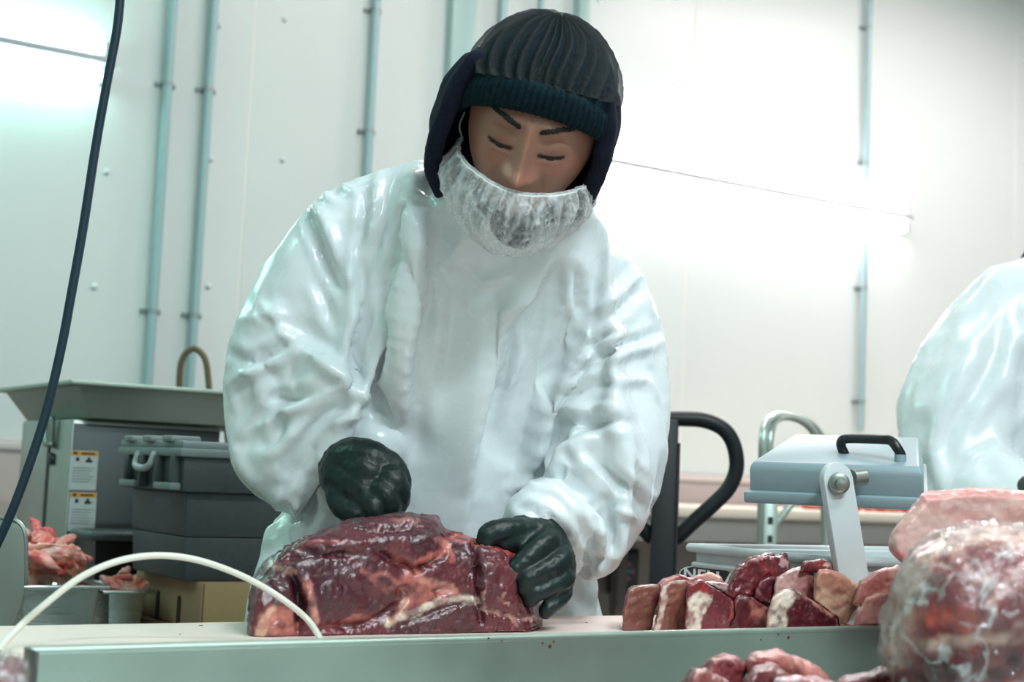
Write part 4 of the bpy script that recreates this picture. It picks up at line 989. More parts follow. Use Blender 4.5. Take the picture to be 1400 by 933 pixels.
block('meat_block', [(1112, 862), (1114, 790), (1120, 779), (1136, 780), (1160, 790), (1178, 804), (1180, 820), (1168, 840), (1150, 862)], 1.985, .05, 'tan fat covered beef block beside the tall grey arm', (190, 158, 132), (164, 116, 98), [('line', [(1116, 782), (1136, 783), (1150, 788)], 4, (198, 124, 106), .8), ('poly', [(1136, 826), (1180, 818), (1160, 850), (1140, 858)], 6, (140, 78, 72), .8)], mt=fat_mat, seed=11., bulge=.006)
block('meat_block', [(1092, 784), (1098, 768), (1112, 766), (1124, 764), (1146, 776), (1172, 788), (1176, 796), (1150, 794), (1120, 782)], 2.03, .045, 'thin dark beef strip with a fat edge on top of the tan block', (128, 50, 54), (96, 32, 40), [('line', [(1130, 772), (1150, 782), (1172, 794)], 3.5, (218, 186, 166), .9)], seed=12., bulge=.006)
block('meat_block', [(1166, 826), (1176, 796), (1200, 780), (1226, 774), (1250, 778), (1262, 800), (1250, 826), (1200, 834)], 1.985, .045, 'pink fatty beef piece under the big pale joint', (206, 160, 148), (190, 128, 120), [('line', [(1190, 808), (1220, 800), (1240, 806)], 5, (176, 96, 92), .7)], mt=fat_mat, seed=13., bulge=.015)
block('meat_block', [(1166, 864), (1172, 838), (1184, 818), (1204, 810), (1230, 812), (1246, 830), (1240, 868)], 1.94, .045, 'pink glistening beef piece low at the right end of the pile', (200, 140, 132), (180, 104, 104), [('line', [(1196, 826), (1212, 824)], 5, (168, 74, 74), .6), ('line', [(1170, 858), (1210, 860)], 5, (110, 24, 34), .8)], mt=fat_mat, seed=14., bulge=.012)

# ---- big pale joint at the right
block('fat_covered_joint', [(1215, 742), (1219, 728), (1246, 694), (1262, 674), (1290, 671), (1330, 667), (1400, 672), (1470, 682), (1520, 712), (1530, 780), (1500, 900), (1300, 905), (1270, 830), (1252, 782), (1232, 768), (1216, 752)], 1.80, .14,
      'big pale pink fat covered beef joint behind the plastic wrapped one', (208, 168, 160), (196, 144, 138), [('line', [(1222, 732), (1262, 700), (1300, 720)], 16, (218, 180, 170), .7), ('poly', [(1214, 744), (1240, 756), (1262, 770), (1252, 786), (1218, 760)], 4, (196, 92, 92), .85), ('line', [(1262, 676), (1320, 670), (1400, 676)], 8, (206, 132, 128), .6), ('line', [(1290, 690), (1360, 694), (1400, 690)], 6, (222, 190, 182), .6)],
      mt=fat_mat, seed=15., bulge=.03, rip=.0014, group='whole beef joints', zmin=ZF + .001, slope=.00025)
# ---- joint in a plastic bag
bag = thing('bagged_joint', pix(1330, 930, 1.38) * np.array([1, 1, 0]) + np.array([0, 0, ZF]), 'marbled beef joint wrapped in clear shiny plastic at the right edge', 'meat', 'whole beef joints')
bo = [(1206, 892), (1210, 850), (1228, 800), (1250, 755), (1290, 728), (1340, 720), (1420, 722), (1480, 750), (1520, 830), (1525, 960), (1500, 1050), (1440, 1075), (1310, 1075), (1262, 1010), (1228, 930)]
bl = [(-.115, .42, .45), (-.10, .66, .68), (-.07, .86, .87), (-.03, .97, .98), (.0, 1, 1), (.05, .97, .98), (.09, .86, .88), (.12, .6, .62)]
bm_ = layered(bo, lambda x: 1.40, bl, .005, 4, ZF + .004, anchor=(.5, .55), n=80)
ripple(bm_, .006, 14, 3.0); ripple(bm_, .003, 40, 5.0)
paint(bm_, (112, 40, 46), (146, 70, 70), 12, .55, 5.0, [
    ('line', [(1222, 900), (1224, 850), (1240, 795), (1275, 745), (1340, 725), (1420, 728)], 26, (206, 174, 158), .9), ('line', [(1300, 740), (1330, 790), (1400, 800)], 10, (190, 140, 132), .6),
    ('line', [(1250, 845), (1290, 838), (1320, 850)], 20, (196, 84, 66), .85), ('line', [(1222, 886), (1300, 880), (1400, 868)], 12, (208, 176, 156), .75), ('line', [(1340, 870), (1365, 800), (1400, 780)], 9, (204, 166, 152), .6),
    ('poly', [(1270, 790), (1290, 780), (1315, 810), (1305, 835), (1275, 830)], 6, (118, 38, 46), .8), ('poly', [(1240, 905), (1400, 890), (1400, 960), (1250, 960)], 8, (62, 14, 22), .95)], marble=.3, warp=4)  # last patch paints the shadow under the joint into its colour
floorclamp(bm_, ZF + .004)
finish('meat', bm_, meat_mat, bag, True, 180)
film = layered(bo, lambda x: 1.40, [(a - .004 * (1 if a < 0 else -1), b * 1.015, c * 1.015) for a, b, c in bl], .005, 4, ZF + .001, anchor=(.5, .55), n=80)
ripple(film, .010, 17, 11.0, True, (1, 1.2, .6)); ripple(film, .005, 40, 4.0, True)
floorclamp(film, ZF + .001)
def film_material(name, rough=.07, op=.03, tint=(225, 232, 230)):
    m = bpy.data.materials.new(name); m.use_nodes = True; nt = m.node_tree; n = nt.nodes; L = nt.links
    for q in list(n): n.remove(q)
    out = n.new('ShaderNodeOutputMaterial'); tr = n.new('ShaderNodeBsdfTransparent'); gl = n.new('ShaderNodeBsdfGlossy'); di = n.new('ShaderNodeBsdfDiffuse')
    gl.inputs['Roughness'].default_value = rough; di.inputs[0].default_value = rgba(tint)
    tc = n.new('ShaderNodeTexCoord'); nz = n.new('ShaderNodeTexNoise'); nz.inputs['Scale'].default_value = 38; nz.inputs['Detail'].default_value = 4; nz.inputs['Distortion'].default_value = 1.2
    L.new(tc.outputs['Object'], nz.inputs['Vector']); bp = n.new('ShaderNodeBump'); bp.inputs['Strength'].default_value = .55; bp.inputs['Distance'].default_value = .012; L.new(nz.outputs['Fac'], bp.inputs['Height'])
    L.new(bp.outputs[0], gl.inputs['Normal'])
    lw = n.new('ShaderNodeLayerWeight'); lw.inputs['Blend'].default_value = .35; L.new(bp.outputs[0], lw.inputs['Normal'])
    mr = n.new('ShaderNodeMapRange'); mr.inputs[3].default_value = .015; mr.inputs[4].default_value = .4; L.new(lw.outputs['Fresnel'], mr.inputs[0])
    m1 = n.new('ShaderNodeMixShader'); m1.inputs[0].default_value = op; L.new(tr.outputs[0], m1.inputs[1]); L.new(di.outputs[0], m1.inputs[2])
    m2 = n.new('ShaderNodeMixShader'); L.new(mr.outputs[0], m2.inputs[0]); L.new(m1.outputs[0], m2.inputs[1]); L.new(gl.outputs[0], m2.inputs[2]); L.new(m2.outputs[0], out.inputs[0])
    n2 = n.new('ShaderNodeTexNoise'); n2.inputs['Scale'].default_value = 16; n2.inputs['Detail'].default_value = 3; n2.inputs['Distortion'].default_value = .8; L.new(tc.outputs['Object'], n2.inputs['Vector'])
    sb = n.new('ShaderNodeMath'); sb.operation = 'SUBTRACT'; L.new(n2.outputs['Fac'], sb.inputs[0]); sb.inputs[1].default_value = .5
    ab = n.new('ShaderNodeMath'); ab.operation = 'ABSOLUTE'; L.new(sb.outputs[0], ab.inputs[0])
    m3 = n.new('ShaderNodeMapRange'); m3.inputs[1].default_value = 0; m3.inputs[2].default_value = .03; m3.inputs[3].default_value = .38; m3.inputs[4].default_value = op; L.new(ab.outputs[0], m3.inputs[0]); L.new(m3.outputs[0], m1.inputs[0])
    MATS[name] = m; return m
fo = finish('plastic_bag', film, film_material('clear_film'), bag, True, 180); fo['label'] = 'clear crinkled plastic bag'

# ---- pieces lying on the front table
FP = 'beef pieces on the front table'
for out, d, lab, b1, b2, reg in (
    ([(962, 950), (960, 915), (972, 900), (990, 895), (1010, 900), (1020, 914), (1012, 940), (990, 960)], 1.50, 'small round beef piece at the left of the front heap', (150, 76, 78), (120, 52, 56), [('line', [(972, 902), (1000, 897)], 5, (186, 120, 116), .6)]),
    ([(925, 975), (930, 935), (948, 915), (966, 918), (990, 928), (1010, 940), (1004, 975)], 1.44, 'browned beef piece lowest at the left of the front heap', (136, 72, 68), (104, 46, 48), []),
    ([(1020, 940), (1022, 900), (1030, 893), (1060, 891), (1090, 900), (1120, 914), (1136, 930), (1120, 950), (1060, 950)], 1.52, 'long pink beef strip across the top of the front heap', (160, 82, 80), (188, 120, 112), [('line', [(1026, 897), (1060, 895), (1090, 904)], 6, (204, 150, 138), .7)]),
    ([(1012, 985), (1016, 930), (1030, 912), (1056, 910), (1080, 924), (1090, 960), (1070, 985)], 1.45, 'dark beef piece in the middle of the front heap', (120, 56, 58), (96, 40, 44), []),
    ([(1050, 990), (1060, 930), (1090, 922), (1120, 930), (1150, 940), (1146, 990)], 1.40, 'shiny silver skinned beef piece low in the front heap', (170, 120, 122), (140, 80, 84), [('line', [(1060, 930), (1090, 926)], 6, (214, 196, 200), .7)]),
    ([(1140, 985), (1146, 930), (1166, 924), (1190, 922), (1205, 914), (1222, 914), (1240, 926), (1250, 945), (1245, 985)], 1.46, 'red and silver beef piece in front of the plastic wrapped joint', (156, 90, 92), (118, 44, 50), [('line', [(1160, 927), (1195, 924), (1218, 915)], 7, (212, 190, 196), .7), ('line', [(1225, 920), (1255, 945)], 7, (130, 40, 44), .7)])):
    block('beef_piece', out, d, .06, lab, b1, b2, reg, group=FP, zmin=ZF + .001, bulge=.02, rip=.003, seed=d * 31 + out[0][0], lay=[(-.028, .7, .93), (-.015, .9, .98), (0, 1, 1), (.04, 1, 1), (.055, .9, .97), (.065, .7, .9)])
# heap base so that the upper pieces rest on something
block('beef_piece', [(925, 1040), (940, 1000), (1000, 990), (1100, 990), (1200, 990), (1230, 1040)], 1.47, .07, 'wide flat beef piece at the bottom of the front heap', (112, 50, 52), (90, 36, 40), group=FP, zmin=ZF + .001, seed=77.)
# ------------------------------------------------------------------ machine on the table, pallet jack, cart, back table
grey_paint = mat('grey_enamel', (132, 154, 160), .38, bump=.03, bscale=60, spec=.5)
grey_light = mat('grey_enamel_light', (188, 198, 200), .38, bump=.03, bscale=60)
blackp = mat('black_plastic', (14, 17, 20), .38, bump=.05, bscale=120)
blackm = mat('black_enamel', (14, 19, 25), .45, spec=.4)
galv = mat('galvanised_tube', (186, 200, 194), .3, .7)

# press with an open tray base, tilting lid and side arm
mc = thing('meat_press', RP(1.80, 1.63, ZBOARD), 'grey steel meat press with tilted lid, black handle and open tray base', 'machine')
m0, m1, n0, n1, zt = 1.515, 2.02, 1.505, 1.81, .985
mb = MB(); w = .016
mb.rbox(m0, m1, n0, n1, ZBOARD + .0005, ZBOARD + .022)
mb.rbox(m0, m0 + w, n0, n1, ZBOARD + .02, zt); mb.rbox(m1 - w, m1, n0, n1, ZBOARD + .02, zt); mb.rbox(m0 + w, m1 - w, n0, n0 + w, ZBOARD + .02, zt); mb.rbox(m0 + w, m1 - w, n1 - w, n1, ZBOARD + .02, zt)
mb.build('tray_base', grey_light, mc, bevel=.004)
rim = MB(); c = [RP(m0 - .006, n0 - .006, zt), RP(m1 + .006, n0 - .006, zt), RP(m1 + .006, n1 + .006, zt), RP(m0 - .006, n1 + .006, zt)]
for k in range(4): rim.tube([c[k], (c[k] + c[(k + 1) % 4]) / 2, c[(k + 1) % 4]], .007, 10, True)
rim.build('rim', grey_light, mc)
rim = MB(); zz = zt - .026
for a, b in ((RP(m0 - .002, n0, zz), RP(m0 - .002, n1, zz)), (RP(m0, n0 - .002, zz), RP(m1, n0 - .002, zz))): rim.tube([a, (a + b) / 2, b], .0045, 8, True)
rim.build('bead', grey_light, mc)
# oval sticker with lettering on the end that faces the pile
P = pixt(970, 790, 1.63); kd = _f + (971 - CX) / FPX * _r - (789 - CY) / FPX * _u; P = CAM + kd * ((m0 - .0005 - CAM @ U) / (kd @ U))
st_m = mat('sticker_black', (12, 12, 14), .35); st_w = mat('sticker_white', (236, 238, 238), .4)
mb = MB(); a = np.linspace(0, 2 * math.pi, 40, endpoint=False)
e1 = np.array([P + N * (-.078 * math.cos(q)) + ZZ * (.019 * math.sin(q)) for q in a]); mb.loft([e1, e1 - U * .0012]); stick = mb.build('sticker', st_m, mc, smooth=False)
mb = MB(); mb.tube(np.array([P - U * .0014 + N * (-.073 * math.cos(q)) + ZZ * (.0162 * math.sin(q)) for q in a]), .0011, 6, closed=True); mb.build('sticker_border', st_w, stick)
def textmesh(s, size, ext=.0004):
    cu = bpy.data.curves.new('txt', 'FONT'); cu.body = s; cu.size = size; cu.align_x = 'CENTER'; cu.align_y = 'CENTER'; cu.extrude = ext; cu.offset = size * .02; cu.space_character = 1.05
    o = bpy.data.objects.new('txt', cu); COL.objects.link(o); dg = bpy.context.evaluated_depsgraph_get(); dg.update()
    me = bpy.data.meshes.new_from_object(o.evaluated_get(dg)); bpy.data.objects.remove(o, do_unlink=True); return me
tm = textmesh('NELLA', .034); co = getco(tm); setco(tm, P - U * .0016 + co[:, :1] * 1.25 * (-N) + co[:, 1:2] * .72 * ZZ + co[:, 2:] * (-U)); finish('lettering', tm, st_w, stick, False)
# lid
Lc = pix(1141, 656, 2.10); tilt = math.radians(14)
lh = np.array([.37, .93, 0]); lu = lh * math.cos(tilt) + ZZ * math.sin(tilt); ln = np.array([-.93, .37, 0]); lz = -lh * math.sin(tilt) + ZZ * math.cos(tilt)
hw = .124; base = Lc
def lring(o_u0, o_u1, w, z): return np.array([base + lu * o_u0 + ln * w + lz * z, base + lu * o_u0 - ln * w + lz * z, base + lu * o_u1 - ln * w * .80 + lz * z, base + lu * o_u1 + ln * w * .80 + lz * z])
mb = MB(); mb.loft([lring(-.008, .22, hw + .008, -.039), lring(-.008, .22, hw + .008, -.021)]); mb.loft([lring(0, .215, hw, -.025), lring(0, .215, hw, .013), lring(.006, .21, hw - .006, .022)])
mb.build('lid', grey_paint, mc, bevel=.004)
hb = MB(); hp = [pix(1155, 622, 2.17), pix(1150, 610, 2.17), pix(1152, 602, 2.165), pix(1162, 600, 2.16), pix(1205, 601, 2.12), pix(1218, 603, 2.11), pix(1226, 612, 2.10), pix(1232, 622, 2.10)]
hb.tube(catmull(hp, 30), .0072, 12, True); hb.build('handle', blackp, mc)
for q, d in ((1156, 2.17), (1231, 2.10)):
    e = pix(q, 622, d); mb = MB(); mb.tube([e, e - ZZ * .015, e - ZZ * .035], .0085, 10); mb.build('handle_mount', grey_paint, mc)
def arm_ring(x, y, d, hwid): c = pix(x, y, d); return c, hwid
A0, A1 = pix(1143, 656, 2.045), pix(1168, 812, 2.02); ad = (A1 - A0) / np.linalg.norm(A1 - A0)
wv = np.cross(ad, _f); wv /= np.linalg.norm(wv); tv = np.cross(ad, wv)
if tv @ _f < 0: tv = -tv
yawq = math.radians(22); w2 = wv * math.cos(yawq) + tv * math.sin(yawq) * (1 if wv[0] > 0 else -1); w2 /= np.linalg.norm(w2); t2 = np.cross(ad, w2)
prof = []
for q in np.linspace(math.pi, 0, 12): prof.append((0.024 * math.cos(q), -.024 * math.sin(q)))
Lr = np.linalg.norm(A1 - A0); prof += [(.024, Lr), (-.024, Lr)]
mb = MB(); o2 = np.array([A0 + w2 * a + ad * b for a, b in prof]); mb.loft([o2 - t2 * .007, o2 + t2 * .007]); mb.build('arm', grey_light, mc, bevel=.002)
side = -_f
mb = MB(); mb.lathe(A0 + ad * .004 - _f * .008, [(.0145, 0), (.0145, .012), (.012, .014), (.007, .014), (.007, .022), (.002, .023)], -_f, 20); mb.build('pivot_bolt', steel_dull, mc)
mb = MB(); q = A0 + w2 * (.030 if w2[0] > 0 else -.030) + ad * .002 + _f * .012; mb.lathe(q, [(.012, 0), (.012, .02)], w2, 16); mb.build('pivot_spacer', steel_dull, mc)
mb = MB(); cA = A0 + U * .03; mb.tube([A0 + _f * .0, A0 + _f * .04, A0 + _f * .10], .006, 10); mb.build('pivot_pin', steel_dull, mc)

# pallet jack
pj = thing('pallet_jack', pix(912, 900, 3.1) * np.array([1, 1, 0]), 'black pallet jack with its loop handle upright behind the worker', 'pallet jack')
D = 3.1
mb = MB(); P = np.array([pix(926, 735, D), pix(948, 714, D), pix(975, 690, D), pix(996, 668, D), pix(1007, 640, D), pix(1003, 608, D), pix(988, 586, D), pix(962, 575, D), pix(935, 573, D), pix(911, 573, D)])
rt = catmull(P, 36); ax0 = pix(911, 650, D)
lf = rt.copy(); lf[:, :] = rt - 2 * ((rt - ax0) @ _r0)[:, None] * _r0
mb.tube(np.vstack([rt, lf[::-1][1:]]), .0165, 14, True); mb.build('loop_handle', blackm, pj)
mt = pix(911, 573, D); mbm = MB(); gz = .25
mbm.box((mt + np.array([mt[0], mt[1], gz])) / 2, (.050, .036, mt[2] - gz)); mbm.build('mast', blackm, pj, bevel=.004)
MB().box((mt + np.array([mt[0], mt[1], gz])) / 2 + np.array([.027, -.004, -.02]), (.006, .03, mt[2] - gz - .06)).build('side_rod', blackm, pj, bevel=.002)
b = np.array([mt[0], mt[1], 0])
mb = MB(); mb.lathe(b + ZZ * .09, [(.05, 0), (.06, .02), (.06, .10), (.035, .14), (.03, .2)], ZZ, 20); mb.box(b + np.array([0, .08, .13]), (.20, .10, .16)); mb.build('pump', blackm, pj, bevel=.004)
for sg in (-1, 1):
    MB().box(b + np.array([sg * .19, .75, .075]), (.16, 1.15, .05)).build('fork', blackm, pj, bevel=.008)
    mb = MB(); mb.lathe(b + np.array([sg * .05 - .02, -.0, .085]), [(.02, 0), (.085, .0), (.085, .04), (.02, .04)], (1, 0, 0), 24); mb.build('wheel', blackp, pj)
MB().box(b + np.array([0, .16, .12]), (.54, .06, .16)).build('cross_frame', blackm, pj, bevel=.008)

# tubular cart handle
ct = thing('hand_cart', pix(1080, 900, 3.6) * np.array([1, 1, 0]), 'pale tubular hand cart standing behind the meat press', 'cart')
D = 3.6
P = [pix(1040, 745, D), pix(1041, 700, D), pix(1042, 640, D), pix(1043, 600, D), pix(1048, 578, D + .03), pix(1060, 569, D + .08), pix(1080, 570, D + .18), pix(1100, 578, D + .26), pix(1114, 594, D + .32), pix(1122, 616, D + .35), pix(1126, 660, D + .36), pix(1128, 745, D + .36)]
for dx, dd in ((0, 0), (15, .04)):
    q = catmull([p + _r0 * dx * D / FPX * .9 + np.array([0, dd, 0]) for p in P], 50); lo = q[0].copy(); lo[2] = .30; hi = q[-1].copy(); hi[2] = .30
    mb = MB(); mb.tube(np.vstack([lo, q, hi]), .0105, 12, True); mb.build('frame_tube', galv, ct)
s_ = pix(1040, 745, D)
MB().box(np.array([s_[0] + .018, s_[1] - .02, (s_[2] + .2 + .30) / 2]), (.034, .008, s_[2] + .2 - .30 - .1)).build('slotted_upright', galv, ct, bevel=.002)
for k in range(4): MB().box(np.array([s_[0] + .018, s_[1] - .0245, s_[2] + .06 - k * .045]), (.012, .003, .018)).build('slot', mat('slot_dark', (40, 48, 48), .6), ct)
a, b2 = pix(1096, 672, D + .02), pix(1050, 730, D); mb = MB(); mb.tube([a, (a + b2) / 2, b2], .009, 10, True); mb.build('brace', galv, ct)
c0 = (s_ + pix(1128, 745, D + .36)) / 2; MB().box(np.array([c0[0], c0[1], .28]), (.34, .55, .04)).build('deck', galv, ct, bevel=.004)
for sx in (-.12, .12):
    for sy in (-.2, .2):
        mb = MB(); mb.lathe(np.array([c0[0] + sx - .015, c0[1] + sy, .085]), [(.01, 0), (.085, 0), (.085, .03), (.01, .03)], (1, 0, 0), 20); mb.box(np.array([c0[0] + sx, c0[1] + sy, .20]), (.012, .02, .13)); mb.build('caster', blackp, ct)

# long table along the wall
bt = thing('long_table', RP(4.0, 4.05, 0), 'long cream topped table along the far wall, behind the pallet jack', 'table')
zt2 = st(pixt(1000, 695, 3.72))[2]
MB().rbox(2.45, 5.7, 3.72, 4.37, zt2 - .035, zt2).build('table_top', mat('cream_board', (232, 220, 204), .5, bump=.05, bscale=50, var=.05), bt, bevel=.006)
MB().rbox(2.47, 5.68, 3.75, 4.35, zt2 - .115, zt2 - .035).build('apron', mat('apron_grey', (176, 172, 166), .5), bt, bevel=.003)
for s in (2.55, 3.25, 3.95, 4.7, 5.6):
    for t in (3.79, 4.31): MB().rbox(s - .022, s + .022, t - .022, t + .022, 0, zt2 - .11).build('leg', mat('leg_grey', (120, 112, 108), .5), bt, bevel=.003)
G2 = 'pink meat pieces on the long table'
names = ['first', 'second', 'third', 'fourth', 'fifth', 'sixth', 'seventh', 'eighth']
for k, x in enumerate((1108, 1126, 1150, 1167, 1186, 1204, 1222, 1240)):
    c = pixt(x, 703, 3.98); s, t, _ = st(c); mb = MB(); rr = random.Random(k)
    mb.ell(RP(s, t, zt2 + .022), (.034 * rr.uniform(.85, 1.2), .038, .026 * rr.uniform(.85, 1.15)), (U, N, ZZ), 20, 12)
    me = mb.mesh('m'); me = evalmesh(me, [('SUBSURF', dict(levels=1, render_levels=1))]); ripple(me, .006, 30, k * 3.1); co = getco(me); co[:, 2] = np.maximum(co[:, 2], zt2 + .0006); setco(me, co)
    paint(me, (214, 128, 118), (196, 88, 80), 25, .5, k * 2.2); o = finish('meat_piece', me, fat_mat, None, True, 180)
    tag(o, 'small pink meat piece, %s from the left on the long table by the wall' % names[k], 'meat', G2)

# control box low on the wall
P = pixt(853, 781, TWALL - .05); s, t, z = st(P); hw, hh = .052, .085
cb = thing('control_box', RP(s, TWALL - .02, z - hh), 'black wall control box with pink and blue keys beside the worker\'s sleeve', 'control box')
MB().rbox(s - hw, s + hw, TWALL - .075, TWALL - .019, z - hh, z + hh).build('case', blackp, cb, bevel=.006)
MB().rbox(s - hw + .014, s + hw - .014, TWALL - .0775, TWALL - .073, z - hh + .02, z + hh - .02).build('face_plate', mat('face_grey', (58, 66, 70), .4), cb, bevel=.001)
for dx, dz, c in ((0, 0, (90, 170, 200)), (-.018, 0, (210, 120, 140)), (.018, 0, (210, 120, 140)), (0, .026, (210, 120, 140)), (0, -.026, (210, 120, 140))):
    mb = MB(); mb.lathe(RP(s + dx, TWALL - .077, z + dz), [(.0085, 0), (.0085, -.003), (.006, -.005)], N, 14); mb.build('key', mat('key_%d' % c[0], c, .4), cb)
# ------------------------------------------------------------------ grinder corner on the left
body_st = mat('grinder_steel', (168, 176, 170), .36, .85, bump=.03, bscale=25, rvar=.08, vscale=6)
dark_st = mat('darkened_steel', (66, 73, 73), .45, .7, bump=.03, bscale=25)
tote_m = mat('tote_grey', (58, 66, 70), .5, bump=.08, bscale=120, var=.06, vscale=14)
tote_lid = mat('tote_lid_grey', (112, 124, 124), .45, bump=.06, bscale=90)
card_a = mat('cardboard', (160, 126, 98), .85, bump=.1, bscale=150, var=.06, vscale=10); card_b = card_a
def prism(mb, s, t, z, L, W, h, taper=0.0, flare=0.0):
    """open to any use: a box with its near corner at (s, t), running L along U and W along N; bottom shrunk by taper"""
    lo = [RP(s + taper, t + taper, z), RP(s + L - taper, t + taper, z), RP(s + L - taper, t + W - taper, z), RP(s + taper, t + W - taper, z)]
    hi = [RP(s, t, z + h), RP(s + L, t, z + h), RP(s + L, t + W, z + h), RP(s, t + W, z + h)]
    return mb.loft([np.array(lo), np.array(hi)])
def pan(mb, s, t, z0, z1, L, W, taper, th=.006, lip=.02, lipz=.006):
    def rg(o, z): return np.array([RP(s + o, t + o, z), RP(s + L - o, t + o, z), RP(s + L - o, t + W - o, z), RP(s + o, t + W - o, z)])
    return mb.loft([rg(taper, z0), rg(0, z1 - lipz), rg(-lip, z1 - lipz), rg(-lip, z1), rg(th, z1), rg(taper + th, z0 + th)])
gr = thing('meat_grinder', RP(1.0, 3.3, 0), 'tall stainless meat grinder with a wide hopper pan and yellow headed stickers', 'machine')
c = pix(108, 520, 3.10); gs, gt, gz = st(c); zb_ = st(pix(112, 571, 3.12))[2]
mb = MB(); pan(mb, gs, gt, zb_, gz, .80, .62, .045, .006, .022, .010); mb.build('hopper_pan', mat('pan_steel', (164, 176, 166), .5, .55, bump=.03, bscale=20), gr, bevel=.003)
bs, bt_, _ = st(pix(94, 650, 3.16))
mb = MB(); mb.rbox(bs, bs + .34, bt_, bt_ + .42, .10, zb_ - .002); mb.build('body', body_st, gr, bevel=.006)
MB().rbox(bs + .02, bs + .32, bt_ + .02, bt_ + .40, .0, .10).build('plinth', dark_st, gr, bevel=.004)
MB().rbox(bs - .003, bs + .002, bt_ + .16, bt_ + .175, .15, zb_ - .03).build('door_seam', dark_st, gr)
# front panel that carries the stickers; a dark reflection is put into its colour
MB().rbox(bs + .004, bs + .335, bt_ - .004, bt_ + .002, .14, zb_ - .012).build('front_panel', dark_st, gr, bevel=.001)
def on_front(x, y, t): return st(pixt(x, y, t))
lab_w = mat('label_pale', (176, 190, 186), .45, var=.08, vscale=60); lab_o = mat('label_orange', (206, 148, 34), .5); lab_k = mat('label_black', (30, 30, 32), .6); lab_g = mat('label_print', (120, 130, 130), .6)
for (x0, x1, y0, y1, hdr) in ((97, 131, 616, 671, 7), (96, 129, 673, 727, 7)):
    s0, _, z1 = on_front(x0, y0, bt_ - .005); s1, _, z0 = on_front(x1, y1, bt_ - .005); s1 = s0 + (s1 - s0)
    stk = MB().rbox(s0, s1, bt_ - .0052, bt_ - .0042, z0, z1).build('sticker', lab_w, gr)
    hz_ = .0105; o = MB().rbox(s0 + .001, s1 - .001, bt_ - .0058, bt_ - .005, z1 - hz_, z1 - .001).build('sticker_header', lab_o, stk)
    ww = s1 - s0; mb = MB()
    mb.rbox(s0 + ww * .38, s1 - ww * .12, bt_ - .0062, bt_ - .0056, z1 - hz_ * .72, z1 - hz_ * .35); mb.rbox(s0 + ww * .10, s0 + ww * .24, bt_ - .0062, bt_ - .0056, z1 - hz_ * .8, z1 - hz_ * .25)
    mb.rbox(s0 + ww * .2, s0 + ww * .32, bt_ - .0062, bt_ - .0050, z1 - hz_ - .012, z1 - hz_ - .004); mb.rbox(s0 + ww * .55, s0 + ww * .8, bt_ - .0062, bt_ - .0050, z1 - hz_ - .014, z1 - hz_ - .009); mb.rbox(s0 + ww * .62, s0 + ww * .72, bt_ - .0062, bt_ - .0050, z1 - hz_ - .010, z1 - hz_ - .003)
    mb.build('pictogram', lab_k, stk)
    mb = MB()
    for k in range(6): mb.rbox(s0 + ww * .1, s1 - ww * (.1 + .08 * (k % 3)), bt_ - .0058, bt_ - .0051, z1 - .038 - k * .006, z1 - .036 - k * .006)
    mb.build('print_lines', lab_g, stk)
# latch lever on the side
l0, l1 = pixt(83, 575, bt_ + .12), pixt(77, 608, bt_ + .12)
sd = lambda P: P + U * (bs - .012 - P @ U)
mb = MB(); mb.tube([sd(l0), (sd(l0) + sd(l1)) / 2, sd(l1)], .008, 10, True); mb.tube([sd(l1), sd(l1) + N * .03, sd(l1) + N * .05 + ZZ * .05], .009, 10, True); mb.build('latch', steel_dull, gr)
mb = MB(); mb.lathe(sd(pixt(73, 628, bt_ + .13)) + U * .010, [(.014, 0), (.014, -.006), (.010, -.008)], U, 16); mb.build('lock', dark_st, gr)
# throat and grinding head
hs, ht = bs + .50, bt_ + .10
mb = MB(); mb.lathe(RP(hs, ht + .02, zb_ - .28), [(.05, 0), (.085, .18), (.10, .28)], ZZ, 28); mb.build('throat', steel_dull, gr)
mb = MB(); mb.rbox(bs + .33, bs + .38, bt_ + .04, bt_ + .2, .72, zb_ - .06); mb.build('gear_neck', steel_dull, gr, bevel=.01)
hz2 = st(pix(180, 668, 3.1))[2]
mb = MB(); mb.lathe(RP(bs + .30, bt_ + .10, hz2), [(.055, 0), (.065, .04), (.065, .20), (.085, .22), (.085, .27), (.07, .285), (.068, .285)], U, 32); mb.build('grinding_head', steel_dull, gr)
mb = MB(); mb.lathe(RP(bs + .235, bt_ - .004, hz2), [(.075, .01), (.08, 0), (.08, -.05), (.062, -.062), (.03, -.066)], N, 36); mb.build('ring_nut', mat('ring_white', (196, 198, 190), .4, .3), gr)
for q in (.04, .12, .20, .28): MB().rbox(bs + .33 + q, bs + .36 + q, bt_ - .02, bt_ + .0, zb_ - .10, zb_ + .0).build('pan_bracket', steel_dull, gr, bevel=.002)
# brown hose loop standing up behind the pan
HD = 4.05
hp = catmull([pix(245, 560, HD), pix(246, 508, HD), pix(252, 486, HD), pix(264, 477, HD), pix(276, 484, HD), pix(283, 502, HD), pix(288, 560, HD)], 40)
f0, f1 = hp[0].copy(), hp[-1].copy(); f0[2] = f1[2] = .008; hb_ = MB(); hb_.tube(np.vstack([f0, hp, f1]), .009, 10, True)
tag(hb_.build('hose', mat('hose_brown', (96, 86, 62), .45), None), 'thin brown hose bent into a loop behind the hopper pan', 'hose')

# low bench that carries the tote, the cartons, the tubs and the bin
ZBN = .58
bn_ = thing('low_bench', RP(.85, 2.65, 0), 'low steel bench under the grey tote and the meat tubs', 'bench')
MB().rbox(.12, 1.55, 2.42, 3.115, ZBN - .03, ZBN).build('bench_top', steel_dull, bn_, bevel=.004)
for s in (.18, 1.5):
    for t in (2.47, 3.06): MB().rbox(s - .02, s + .02, t - .02, t + .02, 0, ZBN - .028).build('leg', steel_dull, bn_, bevel=.003)

